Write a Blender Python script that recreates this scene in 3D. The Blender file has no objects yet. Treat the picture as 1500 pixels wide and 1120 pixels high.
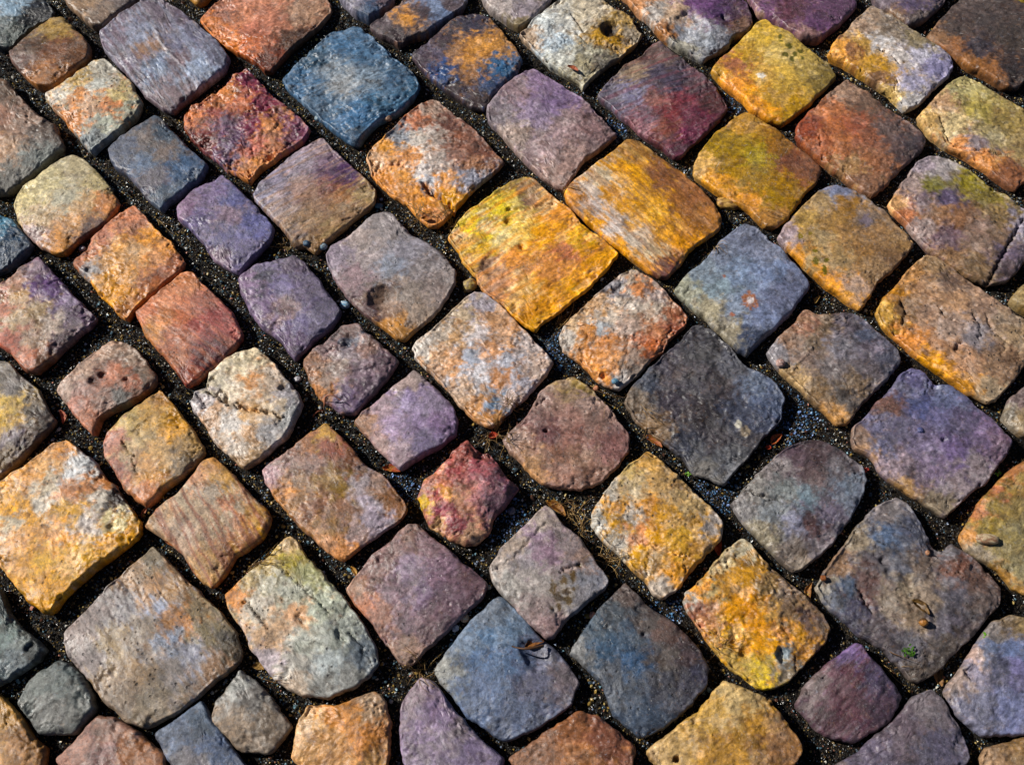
import bpy, math, random
import numpy as np
C = bpy.context.scene
# ------------------------------------------------------------------ camera, sky, sun, exposure
F, PITCH, HC, PW, PH = 1458.0, math.radians(62), 1.287, 1500.0, 1120.0
cam = bpy.data.cameras.new('camera'); camo = bpy.data.objects.new('camera', cam)
C.collection.objects.link(camo); C.camera = camo
camo.location = (0, 0, HC); camo.rotation_euler = (math.pi/2 - PITCH, 0, 0)
cam.sensor_width = 36; cam.lens = 36*F/PW; cam.clip_start = .01; cam.clip_end = 100
AZ = math.atan2(-1.0, 0.30); EL = math.radians(37)
w = bpy.data.worlds.new('World'); C.world = w; w.use_nodes = True
nt = w.node_tree; sky = nt.nodes.new('ShaderNodeTexSky'); sky.sky_type = 'NISHITA'; sky.sun_disc = False
sky.sun_elevation = EL; sky.altitude = 2500; sky.air_density = .55; sky.dust_density = .1; sky.sun_rotation = AZ
nt.links.new(sky.outputs[0], nt.nodes['Background'].inputs[0]); nt.nodes['Background'].inputs[1].default_value = 0.05
sl = bpy.data.lights.new('sun', 'SUN'); sl.energy = 5.0; sl.angle = math.radians(.53); sl.color = (1, .95, .87)
so = bpy.data.objects.new('sun', sl); C.collection.objects.link(so)
from mathutils import Vector
sdir = Vector((math.sin(AZ)*math.cos(EL), math.cos(AZ)*math.cos(EL), math.sin(EL)))
so.rotation_euler = sdir.to_track_quat('Z', 'Y').to_euler(); so.location = (-1, .5, 2)
C.view_settings.view_transform = 'Standard'; C.view_settings.look = 'None'; C.view_settings.gamma = 1
C.view_settings.use_curve_mapping = False; C.view_settings.exposure = 0.30
GAIN = 1.38           # picture value of a sunlit surface over its own colour

rnd = random.Random(5); rng = np.random.default_rng(11)
sp, cp = math.sin(PITCH), math.cos(PITCH)
def P(px, py, z=0.0):
    'the point of the plane at height z that the photo shows at this pixel'
    u = (np.asarray(px, float) - PW/2)/F; v = (np.asarray(py, float) - PH/2)/F
    t = (HC - z)/(sp + v*cp)
    return u*t, (cp - v*sp)*t
def lin(c):
    c = np.asarray(c, float)/255
    return np.where(c < .04045, c/12.92, ((c+.055)/1.055)**2.4)

# ------------------------------------------------------------------ noise
_pt = rng.permutation(4096).astype(np.int64); _ga = rng.uniform(0, 2*np.pi, 4096)
_gx, _gy = np.cos(_ga), np.sin(_ga)
def perlin(x, y, seed=0):
    xi = np.floor(x).astype(np.int64); yi = np.floor(y).astype(np.int64); xf = x-xi; yf = y-yi
    u = xf*xf*xf*(xf*(xf*6-15)+10); v = yf*yf*yf*(yf*(yf*6-15)+10)
    def g(a, b, dx, dy):
        h = _pt[(_pt[(a+seed*57) & 4095] + b) & 4095]
        return _gx[h]*dx + _gy[h]*dy
    n0 = g(xi, yi, xf, yf)*(1-u) + g(xi+1, yi, xf-1, yf)*u
    n1 = g(xi, yi+1, xf, yf-1)*(1-u) + g(xi+1, yi+1, xf-1, yf-1)*u
    return (n0*(1-v) + n1*v)*1.5
def fbm(x, y, seed=0, octv=4, gain=.5):
    a, s, f = 1.0, 0.0, 1.0; t = 0
    for o in range(octv):
        s = s + a*perlin(x*f+o*13.7, y*f+o*7.3, seed+o*3); t += a; a *= gain; f *= 2.03
    return s/t*1.4
def sstep(a, b, x):
    t = np.clip((x-a)/(b-a), 0, 1); return t*t*(3-2*t)
def segdist(px, py, poly, closed=True):
    P0 = np.asarray(poly); P1 = np.roll(P0, -1, 0) if closed else P0[1:]
    P0 = P0 if closed else P0[:-1]
    best = np.full(px.shape, 1e9)
    for (ax, ay), (bx, by) in zip(P0, P1):
        dx, dy = bx-ax, by-ay; L = dx*dx+dy*dy+1e-18
        t = np.clip(((px-ax)*dx+(py-ay)*dy)/L, 0, 1)
        best = np.minimum(best, (px-ax-t*dx)**2+(py-ay-t*dy)**2)
    return np.sqrt(best)
def inside(px, py, poly):
    P0 = np.asarray(poly); P1 = np.roll(P0, -1, 0); r = np.zeros(px.shape, bool)
    for (ax, ay), (bx, by) in zip(P0, P1):
        if ay == by: continue
        r ^= ((ay > py) != (by > py)) & (px < (bx-ax)*(py-ay)/(by-ay)+ax)
    return r

# ------------------------------------------------------------------ materials
def nodes(m):
    m.use_nodes = True; t = m.node_tree; return t, t.nodes, t.links, t.nodes['Principled BSDF']
def math_n(t, op, a, b=None, clamp=False):
    n = t.nodes.new('ShaderNodeMath'); n.operation = op; n.use_clamp = clamp
    for i, x in enumerate((a, b)):
        if x is None: continue
        if isinstance(x, (int, float)): n.inputs[i].default_value = x
        else: t.links.new(x, n.inputs[i])
    return n.outputs[0]
def mrange(t, x, a, b, c, d):
    n = t.nodes.new('ShaderNodeMapRange'); t.links.new(x, n.inputs[0])
    for i, q in enumerate((a, b, c, d)): n.inputs[i+1].default_value = q
    return n.outputs[0]
def mixc(t, f, a, b, mode='MIX'):
    n = t.nodes.new('ShaderNodeMix'); n.data_type = 'RGBA'; n.blend_type = mode
    for s, x in ((n.inputs['Factor'], f), (n.inputs[6], a), (n.inputs[7], b)):
        if isinstance(x, (int, float)): s.default_value = x
        elif isinstance(x, tuple): s.default_value = x
        else: t.links.new(x, s)
    return n.outputs[2]
def noise(t, vec, scale, detail=4, rough=.6, dist=0):
    n = t.nodes.new('ShaderNodeTexNoise'); t.links.new(vec, n.inputs['Vector'])
    n.inputs['Scale'].default_value = scale; n.inputs['Detail'].default_value = detail
    n.inputs['Roughness'].default_value = rough; n.inputs['Distortion'].default_value = dist
    return n.outputs[0]
def stone_material():
    m = bpy.data.materials.new('weathered_sandstone'); t, N, L, B = nodes(m)
    geo = N.new('ShaderNodeNewGeometry'); vec = geo.outputs['Position']
    att = N.new('ShaderNodeAttribute'); att.attribute_name = 'Col'; col = att.outputs['Color']
    pit = N.new('ShaderNodeAttribute'); pit.attribute_type = 'OBJECT'; pit.attribute_name = 'pits'
    scr = N.new('ShaderNodeAttribute'); scr.attribute_type = 'OBJECT'; scr.attribute_name = 'scratched'
    n1 = noise(t, vec, 320, 5, .75); n2 = noise(t, vec, 900, 3, .7); n3 = noise(t, vec, 70, 8, .68, .5)
    v1 = mrange(t, n1, .32, .68, .68, 1.32); v2 = mrange(t, n2, .3, .7, .78, 1.22); v3 = mrange(t, n3, .35, .65, .66, 1.34)
    val = math_n(t, 'MULTIPLY', math_n(t, 'MULTIPLY', v1, v2), v3)
    cc = N.new('ShaderNodeCombineColor')
    for i in range(3): L.new(val, cc.inputs[i])
    c = mixc(t, 1.0, col, cc.outputs[0], 'MULTIPLY')
    # warm iron stains vary the rock a little; cool patches are painted sky sheen
    n4 = noise(t, vec, 140, 5, .7, .6)
    c = mixc(t, mrange(t, n4, .58, .70, 0, .16), c, (.40, .20, .07, 1))
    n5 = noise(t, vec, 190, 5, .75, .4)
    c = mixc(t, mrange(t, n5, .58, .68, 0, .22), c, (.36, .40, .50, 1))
    # pale mineral grains
    n6 = noise(t, vec, 520, 4, .8)
    c = mixc(t, mrange(t, n6, .60, .70, 0, .34), c, (.62, .58, .54, 1))
    # dark pinholes
    vo = N.new('ShaderNodeTexVoronoi'); L.new(vec, vo.inputs['Vector']); vo.inputs['Scale'].default_value = 110
    gate = mrange(t, noise(t, vec, 42, 2, .5), .46, .58, 0, 1)
    vd = math_n(t, 'ADD', vo.outputs['Distance'], math_n(t, 'MULTIPLY', math_n(t, 'SUBTRACT', n1, .5), .25))
    hole = math_n(t, 'MULTIPLY', mrange(t, vd, .10, .22, 1, 0), gate)
    hole = math_n(t, 'MULTIPLY', hole, math_n(t, 'ADD', pit.outputs['Fac'], .12), True)
    c = mixc(t, math_n(t, 'MULTIPLY', hole, .75), c, (.025, .022, .02, 1))
    # thin pale scratches
    oi = N.new('ShaderNodeObjectInfo'); vr = N.new('ShaderNodeVectorRotate'); vr.rotation_type = 'Z_AXIS'; L.new(vec, vr.inputs['Vector'])
    L.new(math_n(t, 'MULTIPLY', oi.outputs['Random'], 6.28), vr.inputs['Angle'])
    wv = N.new('ShaderNodeMapping'); L.new(vr.outputs[0], wv.inputs[0])
    wv.inputs['Scale'].default_value = (70, 480, 70)
    ns = noise(t, wv.outputs[0], 1.0, 4, .6, 1.2)
    sc = math_n(t, 'MULTIPLY', mrange(t, ns, .66, .70, 0, .5), math_n(t, 'ADD', scr.outputs['Fac'], .12), True)
    c = mixc(t, sc, c, (.6, .58, .56, 1))
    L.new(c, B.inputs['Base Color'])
    pol = mrange(t, noise(t, vec, 17, 4, .6, .4), .42, .56, 0, 1)      # parts of every face polished by feet and wheels
    L.new(math_n(t, 'SUBTRACT', mrange(t, n1, .3, .7, .38, .62), math_n(t, 'MULTIPLY', pol, .16)), B.inputs['Roughness'])
    B.inputs['Specular IOR Level'].default_value = .45
    h = math_n(t, 'ADD', math_n(t, 'MULTIPLY', n1, .75), math_n(t, 'MULTIPLY', n2, .22))
    h = math_n(t, 'ADD', h, math_n(t, 'MULTIPLY', n3, .8))
    h = math_n(t, 'SUBTRACT', h, math_n(t, 'MULTIPLY', hole, 1.6))
    b = N.new('ShaderNodeBump'); L.new(math_n(t, 'SUBTRACT', .95, math_n(t, 'MULTIPLY', pol, .5)), b.inputs['Strength']); b.inputs['Distance'].default_value = .0017
    L.new(h, b.inputs['Height']); L.new(b.outputs[0], B.inputs['Normal'])
    return m
def soil_material():
    m = bpy.data.materials.new('dark_gritty_soil'); t, N, L, B = nodes(m)
    geo = N.new('ShaderNodeNewGeometry'); vec = geo.outputs['Position']
    vo = N.new('ShaderNodeTexVoronoi'); L.new(vec, vo.inputs['Vector']); vo.inputs['Scale'].default_value = 480
    n1 = noise(t, vec, 300, 5, .7); n2 = noise(t, vec, 25, 3, .6)
    sepc = N.new('ShaderNodeSeparateColor'); L.new(vo.outputs['Color'], sepc.inputs[0])
    c = mixc(t, mrange(t, n1, .3, .7, 0, 1), (.005, .0045, .004, 1), (.018, .015, .012, 1))
    c = mixc(t, mrange(t, sepc.outputs[0], .86, .98, 0, .7), c, (.14, .10, .055, 1))
    c = mixc(t, mrange(t, sepc.outputs[1], .93, .99, 0, .7), c, (.10, .13, .17, 1))
    L.new(c, B.inputs['Base Color']); B.inputs['Roughness'].default_value = .7; B.inputs['Specular IOR Level'].default_value = .12
    b = N.new('ShaderNodeBump'); b.inputs['Strength'].default_value = 1; b.inputs['Distance'].default_value = .0025
    h = math_n(t, 'SUBTRACT', n1, vo.outputs['Distance']); L.new(h, b.inputs['Height']); L.new(b.outputs[0], B.inputs['Normal'])
    return m
def attr_material(name, rough=.35, spec=.5, var=.35):
    m = bpy.data.materials.new(name); t, N, L, B = nodes(m)
    att = N.new('ShaderNodeAttribute'); att.attribute_name = 'Col'
    geo = N.new('ShaderNodeNewGeometry'); n1 = noise(t, geo.outputs['Position'], 700, 4, .7)
    v = mrange(t, n1, .3, .7, 1-var, 1+var); cc = N.new('ShaderNodeCombineColor')
    for i in range(3): L.new(v, cc.inputs[i])
    L.new(mixc(t, 1.0, att.outputs['Color'], cc.outputs[0], 'MULTIPLY'), B.inputs['Base Color'])
    B.inputs['Roughness'].default_value = rough; B.inputs['Specular IOR Level'].default_value = spec
    b = N.new('ShaderNodeBump'); b.inputs['Strength'].default_value = .4; b.inputs['Distance'].default_value = .001
    L.new(n1, b.inputs['Height']); L.new(b.outputs[0], B.inputs['Normal'])
    return m
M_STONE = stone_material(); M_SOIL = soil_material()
M_GRIT = attr_material('polished_grit', .2, .4); M_PEB = attr_material('pebble_rock', .5, .4)
M_LEAF = attr_material('dry_leaf', .55, .3, .45); M_STRAW = attr_material('dry_straw', .5, .3, .3)

def mesh_np(name, V, Fq, mat, cols=None, smooth=True):
    'mesh from arrays; Fq is (n,3) or (n,4)'
    me = bpy.data.meshes.new(name); V = np.asarray(V, np.float32); Fq = np.asarray(Fq, np.int32); k = Fq.shape[1]
    me.vertices.add(len(V)); me.vertices.foreach_set('co', V.ravel())
    me.loops.add(Fq.size); me.loops.foreach_set('vertex_index', Fq.ravel())
    me.polygons.add(len(Fq)); me.polygons.foreach_set('loop_start', np.arange(0, Fq.size, k, dtype=np.int32))
    me.polygons.foreach_set('use_smooth', np.full(len(Fq), smooth, bool))
    me.update(calc_edges=True); me.validate()
    if cols is not None:
        a = me.color_attributes.new('Col', 'FLOAT_COLOR', 'POINT')
        c4 = np.ones((len(V), 4), np.float32); c4[:, :3] = cols; a.data.foreach_set('color', c4.ravel())
    me.materials.append(mat); return me
def add(name, me, parent=None, loc=None, label=None, cat=None, group=None, kind=None):
    o = bpy.data.objects.new(name, me); C.collection.objects.link(o)
    if loc is not None: o.location = loc
    if parent is not None: o.parent = parent
    if label: o['label'] = label
    if cat: o['category'] = cat
    if group: o['group'] = group
    if kind: o['kind'] = kind
    return o
# every cobble: label, outline (photo pixels, laid onto the ground plane), colour zones of its rock, surface traits
ST = []
def S(label, poly, cols, **k):
    ST.append((label, poly, cols, k))
S('pale blue-grey cobble with a dark chipped end, in the upper left corner', [(-40,-25),(30,-20),(62,0),(76,16),(72,27),(51,35),(27,54),(13,67),(-4,66),(-45,50)],
  [(15,15,(150,172,190)),(0,35,(120,130,130)),(55,18,(52,52,58)),(20,45,(95,105,100)),(40,30,(60,62,62))], rough=1.5)
S('small brown cobble with a yellowish top edge', [(16,78),(51,50),(78,29),(94,29),(107,43),(131,70),(126,88),(102,104),(78,126),(54,125),(35,107),(21,91)],
  [(80,42,(172,142,78)),(50,68,(105,78,55)),(80,75,(140,92,60)),(60,110,(172,112,50)),(110,75,(128,90,62)),(30,88,(130,100,90))], rough=.6)
S('streaky tan cobble cut by the top edge', [(85,-25),(96,0),(113,16),(134,35),(150,35),(166,21),(190,3),(215,-25),(150,-50)],
  [(120,8,(165,138,112)),(150,22,(140,120,105)),(180,-5,(130,115,110))], rough=.6, streak=35)
S('large lilac-grey slab with pale blue streaks and a long diagonal ridge', [(146,48),(174,27),(209,3),(230,-3),(249,8),(281,32),(316,62),(334,86),(330,99),(303,121),(271,145),(252,162),(238,158),(214,139),(198,118),(174,94),(155,75)],
  [(170,55,(132,112,128)),(200,50,(148,152,172)),(215,70,(160,128,105)),(235,95,(138,150,172)),(265,60,(130,128,150)),(290,95,(150,162,185)),(255,140,(140,120,125)),(190,90,(140,122,135)),(240,15,(120,105,120)),(315,80,(120,118,135)),(260,90,(135,112,120))], bands=(.35,(165,175,195)), rough=1.0, streak=55, cracks=[([(222,30),(235,60),(250,80),(275,105),(295,122)],2.5,-1.5)])
S('big salmon-orange cobble with a dark brown lower corner', [(295,29),(319,3),(345,-25),(440,-30),(475,-5),(484,16),(467,35),(448,51),(422,72),(405,91),(397,102),(387,102),(376,88),(367,83),(343,72),(319,56),(303,40)],
  [(350,25,(205,135,98)),(330,20,(180,128,110)),(310,35,(220,128,45)),(360,65,(215,112,45)),(395,85,(140,65,30)),(400,30,(198,135,110)),(440,20,(178,142,118)),(430,55,(105,68,45)),(345,60,(225,130,40)),(370,45,(205,125,95))], rough=1.3, cracks=[([(308,42),(325,50),(348,60)],2,2)])
S('cream cobble with orange blotches and small dark pits', [(68,141),(99,121),(134,94),(153,90),(171,104),(190,123),(206,153),(198,166),(171,190),(150,206),(134,221),(126,212),(107,190),(96,171),(78,158)],
  [(95,135,(190,182,168)),(120,138,(222,150,80)),(112,118,(205,175,110)),(150,105,(178,172,158)),(163,153,(222,138,68)),(133,152,(205,170,140)),(108,173,(215,140,70)),(175,140,(190,172,120)),(150,180,(175,178,160)),(133,200,(150,158,160)),(140,125,(185,185,175)),(185,155,(160,160,140))], rough=1.2, pits=1.0, k=3.2)
S('worn tan cobble at the left edge below the small brown one', [(-50,150),(-20,118),(11,120),(29,145),(54,171),(80,185),(91,214),(80,222),(51,249),(27,268),(11,279),(-10,283),(-50,262),(-65,200)],
  [(10,135,(120,95,75)),(30,180,(160,132,115)),(0,220,(175,140,110)),(65,195,(110,95,85)),(60,228,(130,135,130)),(20,262,(122,118,110)),(0,170,(165,125,105))], rough=1.2)
S('slate-blue cobble with white scratches', [(161,222),(182,201),(212,182),(228,173),(236,177),(254,198),(281,225),(302,241),(292,257),(268,276),(244,295),(236,305),(217,290),(206,274),(188,253),(171,246)],
  [(185,215,(95,102,122)),(215,205,(118,105,100)),(240,195,(92,105,120)),(215,235,(95,112,138)),(235,225,(125,108,100)),(265,245,(88,110,140)),(225,265,(112,105,118)),(240,285,(98,112,130))], rough=.45, scr=1)
S('jagged crimson cobble with raised orange patches', [(273,174),(284,158),(316,142),(340,115),(362,104),(384,126),(397,145),(422,161),(440,177),(451,190),(443,204),(414,222),(384,241),(373,252),(365,265),(346,252),(332,246),(319,233),(300,220),(279,198),(273,188)],
  [(335,130,(210,130,60)),(362,115,(150,45,85)),(290,168,(215,125,60)),(312,165,(165,75,60)),(355,155,(205,115,65)),(385,150,(150,42,75)),(330,185,(120,80,115)),(300,205,(140,60,50)),(335,220,(130,105,135)),(365,185,(150,60,90)),(395,185,(215,135,60)),(370,215,(215,115,90)),(400,210,(205,125,70)),(365,245,(210,130,50)),(430,190,(140,70,105)),(320,148,(200,125,70)),(345,205,(120,90,120)),(375,235,(225,145,60))], rough=2.3, scale=36, k=3.5)
S('steel-blue cobble with a rough pale middle', [(416,118),(435,96),(462,72),(481,54),(521,40),(542,54),(558,70),(577,88),(590,96),(606,113),(612,126),(606,142),(585,161),(553,177),(537,193),(526,209),(521,210),(505,201),(475,177),(440,145),(422,129)],
  [(440,115,(85,120,155)),(480,95,(140,150,160)),(510,65,(85,120,155)),(540,80,(95,125,155)),(500,125,(150,155,160)),(540,110,(135,150,165)),(580,115,(75,105,135)),(560,150,(85,120,150)),(520,170,(85,125,165)),(480,150,(95,120,145)),(530,195,(80,110,140)),(465,90,(80,110,135)),(595,130,(72,108,138))], rough=1.9, scale=36, k=2.2, streak=-32)
S('lilac-grey cobble tip at the top edge beside the orange one', [(490,-20),(502,0),(518,16),(540,27),(548,21),(574,3),(580,-25)],
  [(520,5,(150,145,160)),(545,12,(85,105,135)),(560,0,(120,100,110))], rough=.7)
S('dark purple-brown cobble with one tan rust spot', [(545,39),(564,24),(593,3),(610,-12),(680,-14),(682,0),(676,13),(649,29),(623,48),(598,56),(585,64),(574,58),(558,50)],
  [(560,35,(105,90,95)),(595,28,(205,148,80)),(585,45,(85,68,72)),(620,20,(95,78,82)),(637,12,(140,155,185)),(660,8,(110,95,100)),(650,20,(120,135,165))], rough=.6, k=2.2)
S('dark plum cobble dusted with orange-tan, blue at its lower side', [(605,82),(628,64),(647,46),(671,27),(692,23),(714,27),(727,38),(743,59),(759,80),(764,88),(755,104),(733,123),(720,137),(714,150),(708,157),(690,153),(668,139),(644,121),(623,104)],
  [(625,85,(92,76,88)),(650,60,(85,68,75)),(690,35,(75,70,88)),(705,65,(215,158,88)),(685,85,(200,145,80)),(670,70,(165,120,75)),(690,110,(165,120,80)),(730,65,(190,140,80)),(650,108,(58,88,140)),(735,100,(55,105,150)),(715,125,(75,90,125)),(700,145,(95,80,80)),(665,125,(85,72,75)),(640,75,(110,100,120))], rough=.9, k=3.4, scr=1)
S('pale lilac cobble tip at the top edge', [(705,-22),(708,0),(720,13),(744,29),(760,38),(774,29),(800,5),(810,-10),(790,-28)],
  [(735,10,(178,165,160)),(765,15,(160,148,155)),(760,32,(140,125,95))], rough=.7)
S('pale grey cobble with a deep dark hole ringed in gold', [(763,51),(784,29),(814,5),(827,-5),(878,-3),(897,13),(918,24),(932,43),(938,51),(929,64),(908,80),(881,99),(865,112),(854,127),(849,118),(827,104),(808,94),(792,78),(779,64)],
  [(775,50,(190,165,140)),(800,35,(190,195,195)),(830,30,(200,198,190)),(815,60,(175,188,198)),(850,25,(190,178,155)),(870,15,(195,182,160)),(893,42,(70,52,30)),(880,55,(190,148,60)),(905,30,(192,160,95)),(905,58,(195,150,55)),(870,75,(165,160,140)),(850,95,(170,160,130)),(825,85,(195,195,185)),(920,50,(165,150,130)),(885,90,(120,112,100))], rough=2.0, scale=30, dents=[(893,42,17,11),(812,45,12,3),(800,62,9,2.5)], cracks=[([(838,20),(855,45)],2.5,3),([(845,48),(866,66)],2.5,3.5)])
S('large cobble at the top with a grey broken-out hollow below purple rock', [(905,-15),(921,0),(934,16),(953,29),(969,48),(988,64),(1009,75),(1031,87),(1041,78),(1066,67),(1071,54),(1092,48),(1100,32),(1092,8),(1082,-5),(1040,-25),(950,-30)],
  [(935,5,(205,150,105)),(960,18,(180,172,165)),(985,20,(192,165,140)),(1025,5,(130,85,140)),(1055,15,(105,65,120)),(1005,45,(165,168,178)),(1035,55,(150,155,165)),(975,40,(185,130,80)),(1055,60,(115,115,125)),(1085,35,(130,98,80)),(1000,62,(170,165,150)),(1075,20,(95,65,85))], rough=1.6, dents=[(1010,42,34,9),(1062,25,9,5)])
S('mauve cobble with a stepped pale left side', [(714,161),(720,151),(736,134),(755,115),(782,104),(798,113),(827,131),(854,150),(875,171),(894,188),(900,198),(881,214),(854,233),(838,257),(827,275),(816,271),(800,260),(779,241),(755,217),(736,193),(720,180)],
  [(730,165,(145,132,140)),(760,130,(155,130,135)),(790,125,(150,125,158)),(815,150,(140,115,155)),(785,170,(158,138,165)),(830,180,(165,140,140)),(860,185,(150,120,120)),(800,215,(172,148,150)),(840,225,(160,132,125)),(755,195,(170,150,140)),(815,255,(180,150,140)),(880,200,(130,105,105))], rough=1.3, ledge=[(745,140),(760,190)])
S('plum cobble with crimson streaks on its lower half', [(878,141),(891,123),(918,96),(942,83),(956,67),(969,62),(985,78),(1004,91),(1023,107),(1047,129),(1058,147),(1064,158),(1052,174),(1031,196),(1009,212),(999,228),(988,229),(972,214),(948,198),(924,177),(897,155)],
  [(895,140,(125,118,135)),(930,105,(150,130,110)),(960,85,(120,100,95)),(965,110,(95,85,105)),(925,140,(135,130,160)),(985,120,(100,88,110)),(1020,125,(105,80,88)),(1000,145,(140,60,75)),(980,165,(150,55,60)),(1020,170,(125,50,75)),(1005,190,(135,40,85)),(1045,150,(105,60,60)),(950,165,(130,105,120)),(975,190,(150,80,60)),(940,185,(170,120,130)),(990,215,(110,60,80)),(960,150,(150,90,80))], bands=(.3,(150,55,65)), rough=1.4, streak=-25, k=2.8)
S('golden cobble with a cluster of olive flecks near its top', [(1044,104),(1058,88),(1079,70),(1103,43),(1108,37),(1119,32),(1135,43),(1162,56),(1186,78),(1207,94),(1223,113),(1207,129),(1186,150),(1164,169),(1146,179),(1127,174),(1100,158),(1095,150),(1076,131),(1055,115)],
  [(1055,102,(205,160,80)),(1075,95,(185,115,70)),(1110,55,(212,178,85)),(1140,80,(205,180,110)),(1115,110,(208,170,95)),(1150,115,(205,172,90)),(1180,100,(190,165,95)),(1130,145,(195,155,75)),(1075,125,(235,150,30)),(1110,155,(235,155,30)),(1160,150,(190,150,60)),(1205,112,(140,120,60)),(1160,70,(190,165,90)),(1090,75,(200,160,70))], rough=.6, blots=[(1143,55,4,5,(110,105,25)),(1156,68,5,6,(105,100,25)),(1164,80,5,4,(110,105,25)),(1150,82,6,5,(112,105,25)),(1172,76,5,4,(110,105,25)),(1160,88,4,5,(110,105,25)),(1175,86,3,3,(110,105,25)),(1115,112,6,6,(225,215,200)),(1144,61,3,2,(110,105,25))])
S('smooth purple cobble at the top edge', [(1092,-20),(1100,0),(1113,21),(1135,29),(1154,43),(1175,56),(1199,56),(1221,40),(1242,21),(1253,8),(1250,-8),(1200,-30)],
  [(1120,12,(135,90,130)),(1160,20,(110,65,80)),(1190,35,(125,80,125)),(1225,15,(115,78,110)),(1180,50,(160,125,120)),(1110,18,(170,140,120))], rough=.5, scr=1)
S('cream and gold cobble with a short black crack in its middle', [(1215,80),(1223,64),(1242,48),(1258,27),(1277,13),(1298,21),(1328,43),(1357,62),(1384,78),(1393,94),(1387,110),(1365,131),(1341,153),(1328,158),(1314,145),(1304,134),(1282,121),(1261,104),(1239,91)],
  [(1230,72,(220,160,80)),(1250,75,(160,110,65)),(1270,40,(165,140,120)),(1285,60,(200,195,195)),(1300,45,(140,125,110)),(1265,65,(205,165,90)),(1320,85,(205,195,190)),(1300,100,(195,150,60)),(1280,95,(200,155,70)),(1345,80,(190,185,200)),(1370,95,(150,145,180)),(1330,120,(170,165,190)),(1335,145,(175,170,170)),(1315,135,(205,175,110)),(1290,112,(145,110,80)),(1345,60,(155,140,110))], rough=1.3, cracks=[([(1288,72),(1300,80),(1312,87),(1317,94)],2.2,5),([(1308,134),(1316,118)],1.5,3)])
S('grey-violet cobble tip at the top edge, right of the purple one', [(1275,-22),(1285,0),(1304,16),(1330,35),(1349,29),(1381,5),(1388,-15),(1340,-35)],
  [(1300,5,(130,115,125)),(1330,10,(110,95,125)),(1345,25,(125,110,105)),(1310,20,(160,130,105))], rough=.8)
S('dark brown cobble with a tan lower-left face, in the upper right corner', [(1361,52),(1381,29),(1408,3),(1421,-8),(1475,-2),(1530,25),(1545,70),(1520,100),(1497,118),(1491,126),(1472,126),(1448,107),(1421,94),(1395,78),(1368,62)],
  [(1375,52,(150,115,85)),(1400,40,(95,80,75)),(1440,30,(88,75,72)),(1430,70,(80,72,80)),(1480,60,(90,78,72)),(1480,100,(75,65,65)),(1420,88,(170,118,70)),(1455,108,(160,112,72)),(1395,70,(160,112,75)),(1420,10,(110,95,90))], rough=.9, scr=1)
S('yellowish cobble sliver at the top right corner', [(1478,-30),(1482,-6),(1505,4),(1545,2),(1560,-35)], [(1495,-5,(160,140,60))], rough=.6)
S('rust-brown cobble with a bright orange middle', [(1168,201),(1172,182),(1196,158),(1215,139),(1239,121),(1261,131),(1293,158),(1328,182),(1354,204),(1346,222),(1322,241),(1298,268),(1277,287),(1261,279),(1239,260),(1218,244),(1191,222)],
  [(1185,185,(160,75,40)),(1215,160,(190,115,60)),(1240,135,(160,130,110)),(1265,150,(130,105,90)),(1225,185,(195,112,50)),(1250,185,(180,100,65)),(1205,210,(185,102,50)),(1270,200,(165,105,75)),(1300,190,(120,100,95)),(1320,220,(110,88,85)),(1285,235,(165,110,75)),(1245,240,(170,135,95)),(1270,265,(150,110,85)),(1335,215,(95,80,85)),(1230,215,(185,112,55))], rough=1.2, k=3, cracks=[([(1200,198),(1202,212)],2.5,3)])
S('olive-cream cobble at the right edge with split layers along its lower side', [(1345,171),(1363,155),(1384,131),(1403,115),(1421,114),(1443,129),(1475,147),(1500,163),(1535,182),(1540,230),(1500,263),(1486,275),(1467,263),(1440,241),(1413,222),(1384,209),(1363,193)],
  [(1355,170,(205,170,110)),(1380,150,(190,155,120)),(1410,130,(180,170,120)),(1430,160,(172,158,90)),(1470,180,(165,145,90)),(1450,200,(180,165,120)),(1400,185,(205,185,140)),(1410,215,(215,150,90)),(1440,235,(210,145,85)),(1480,255,(160,105,70)),(1500,210,(165,145,100)),(1430,210,(150,135,140))], rough=1.5, cracks=[([(1378,172),(1386,195),(1400,213),(1440,222),(1476,228)],2.5,4),([(1400,122),(1420,132)],1.5,2)])
S('olive-yellow cobble with a brown right end', [(1019,254),(1019,241),(1028,222),(1050,196),(1071,179),(1092,165),(1106,171),(1127,185),(1154,206),(1180,228),(1200,246),(1196,263),(1178,281),(1164,298),(1154,317),(1135,330),(1121,329),(1100,306),(1068,288),(1041,269)],
  [(1030,240,(215,175,110)),(1050,215,(165,135,50)),(1085,180,(190,145,70)),(1080,210,(160,130,30)),(1110,230,(172,150,18)),(1070,245,(160,125,25)),(1105,265,(165,130,40)),(1140,215,(150,105,35)),(1160,235,(150,85,45)),(1180,250,(150,95,60)),(1130,290,(170,135,50)),(1150,275,(165,125,45)),(1100,295,(215,150,70)),(1050,265,(215,155,70)),(1130,315,(175,130,75))], rough=.5, scr=1)
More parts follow.
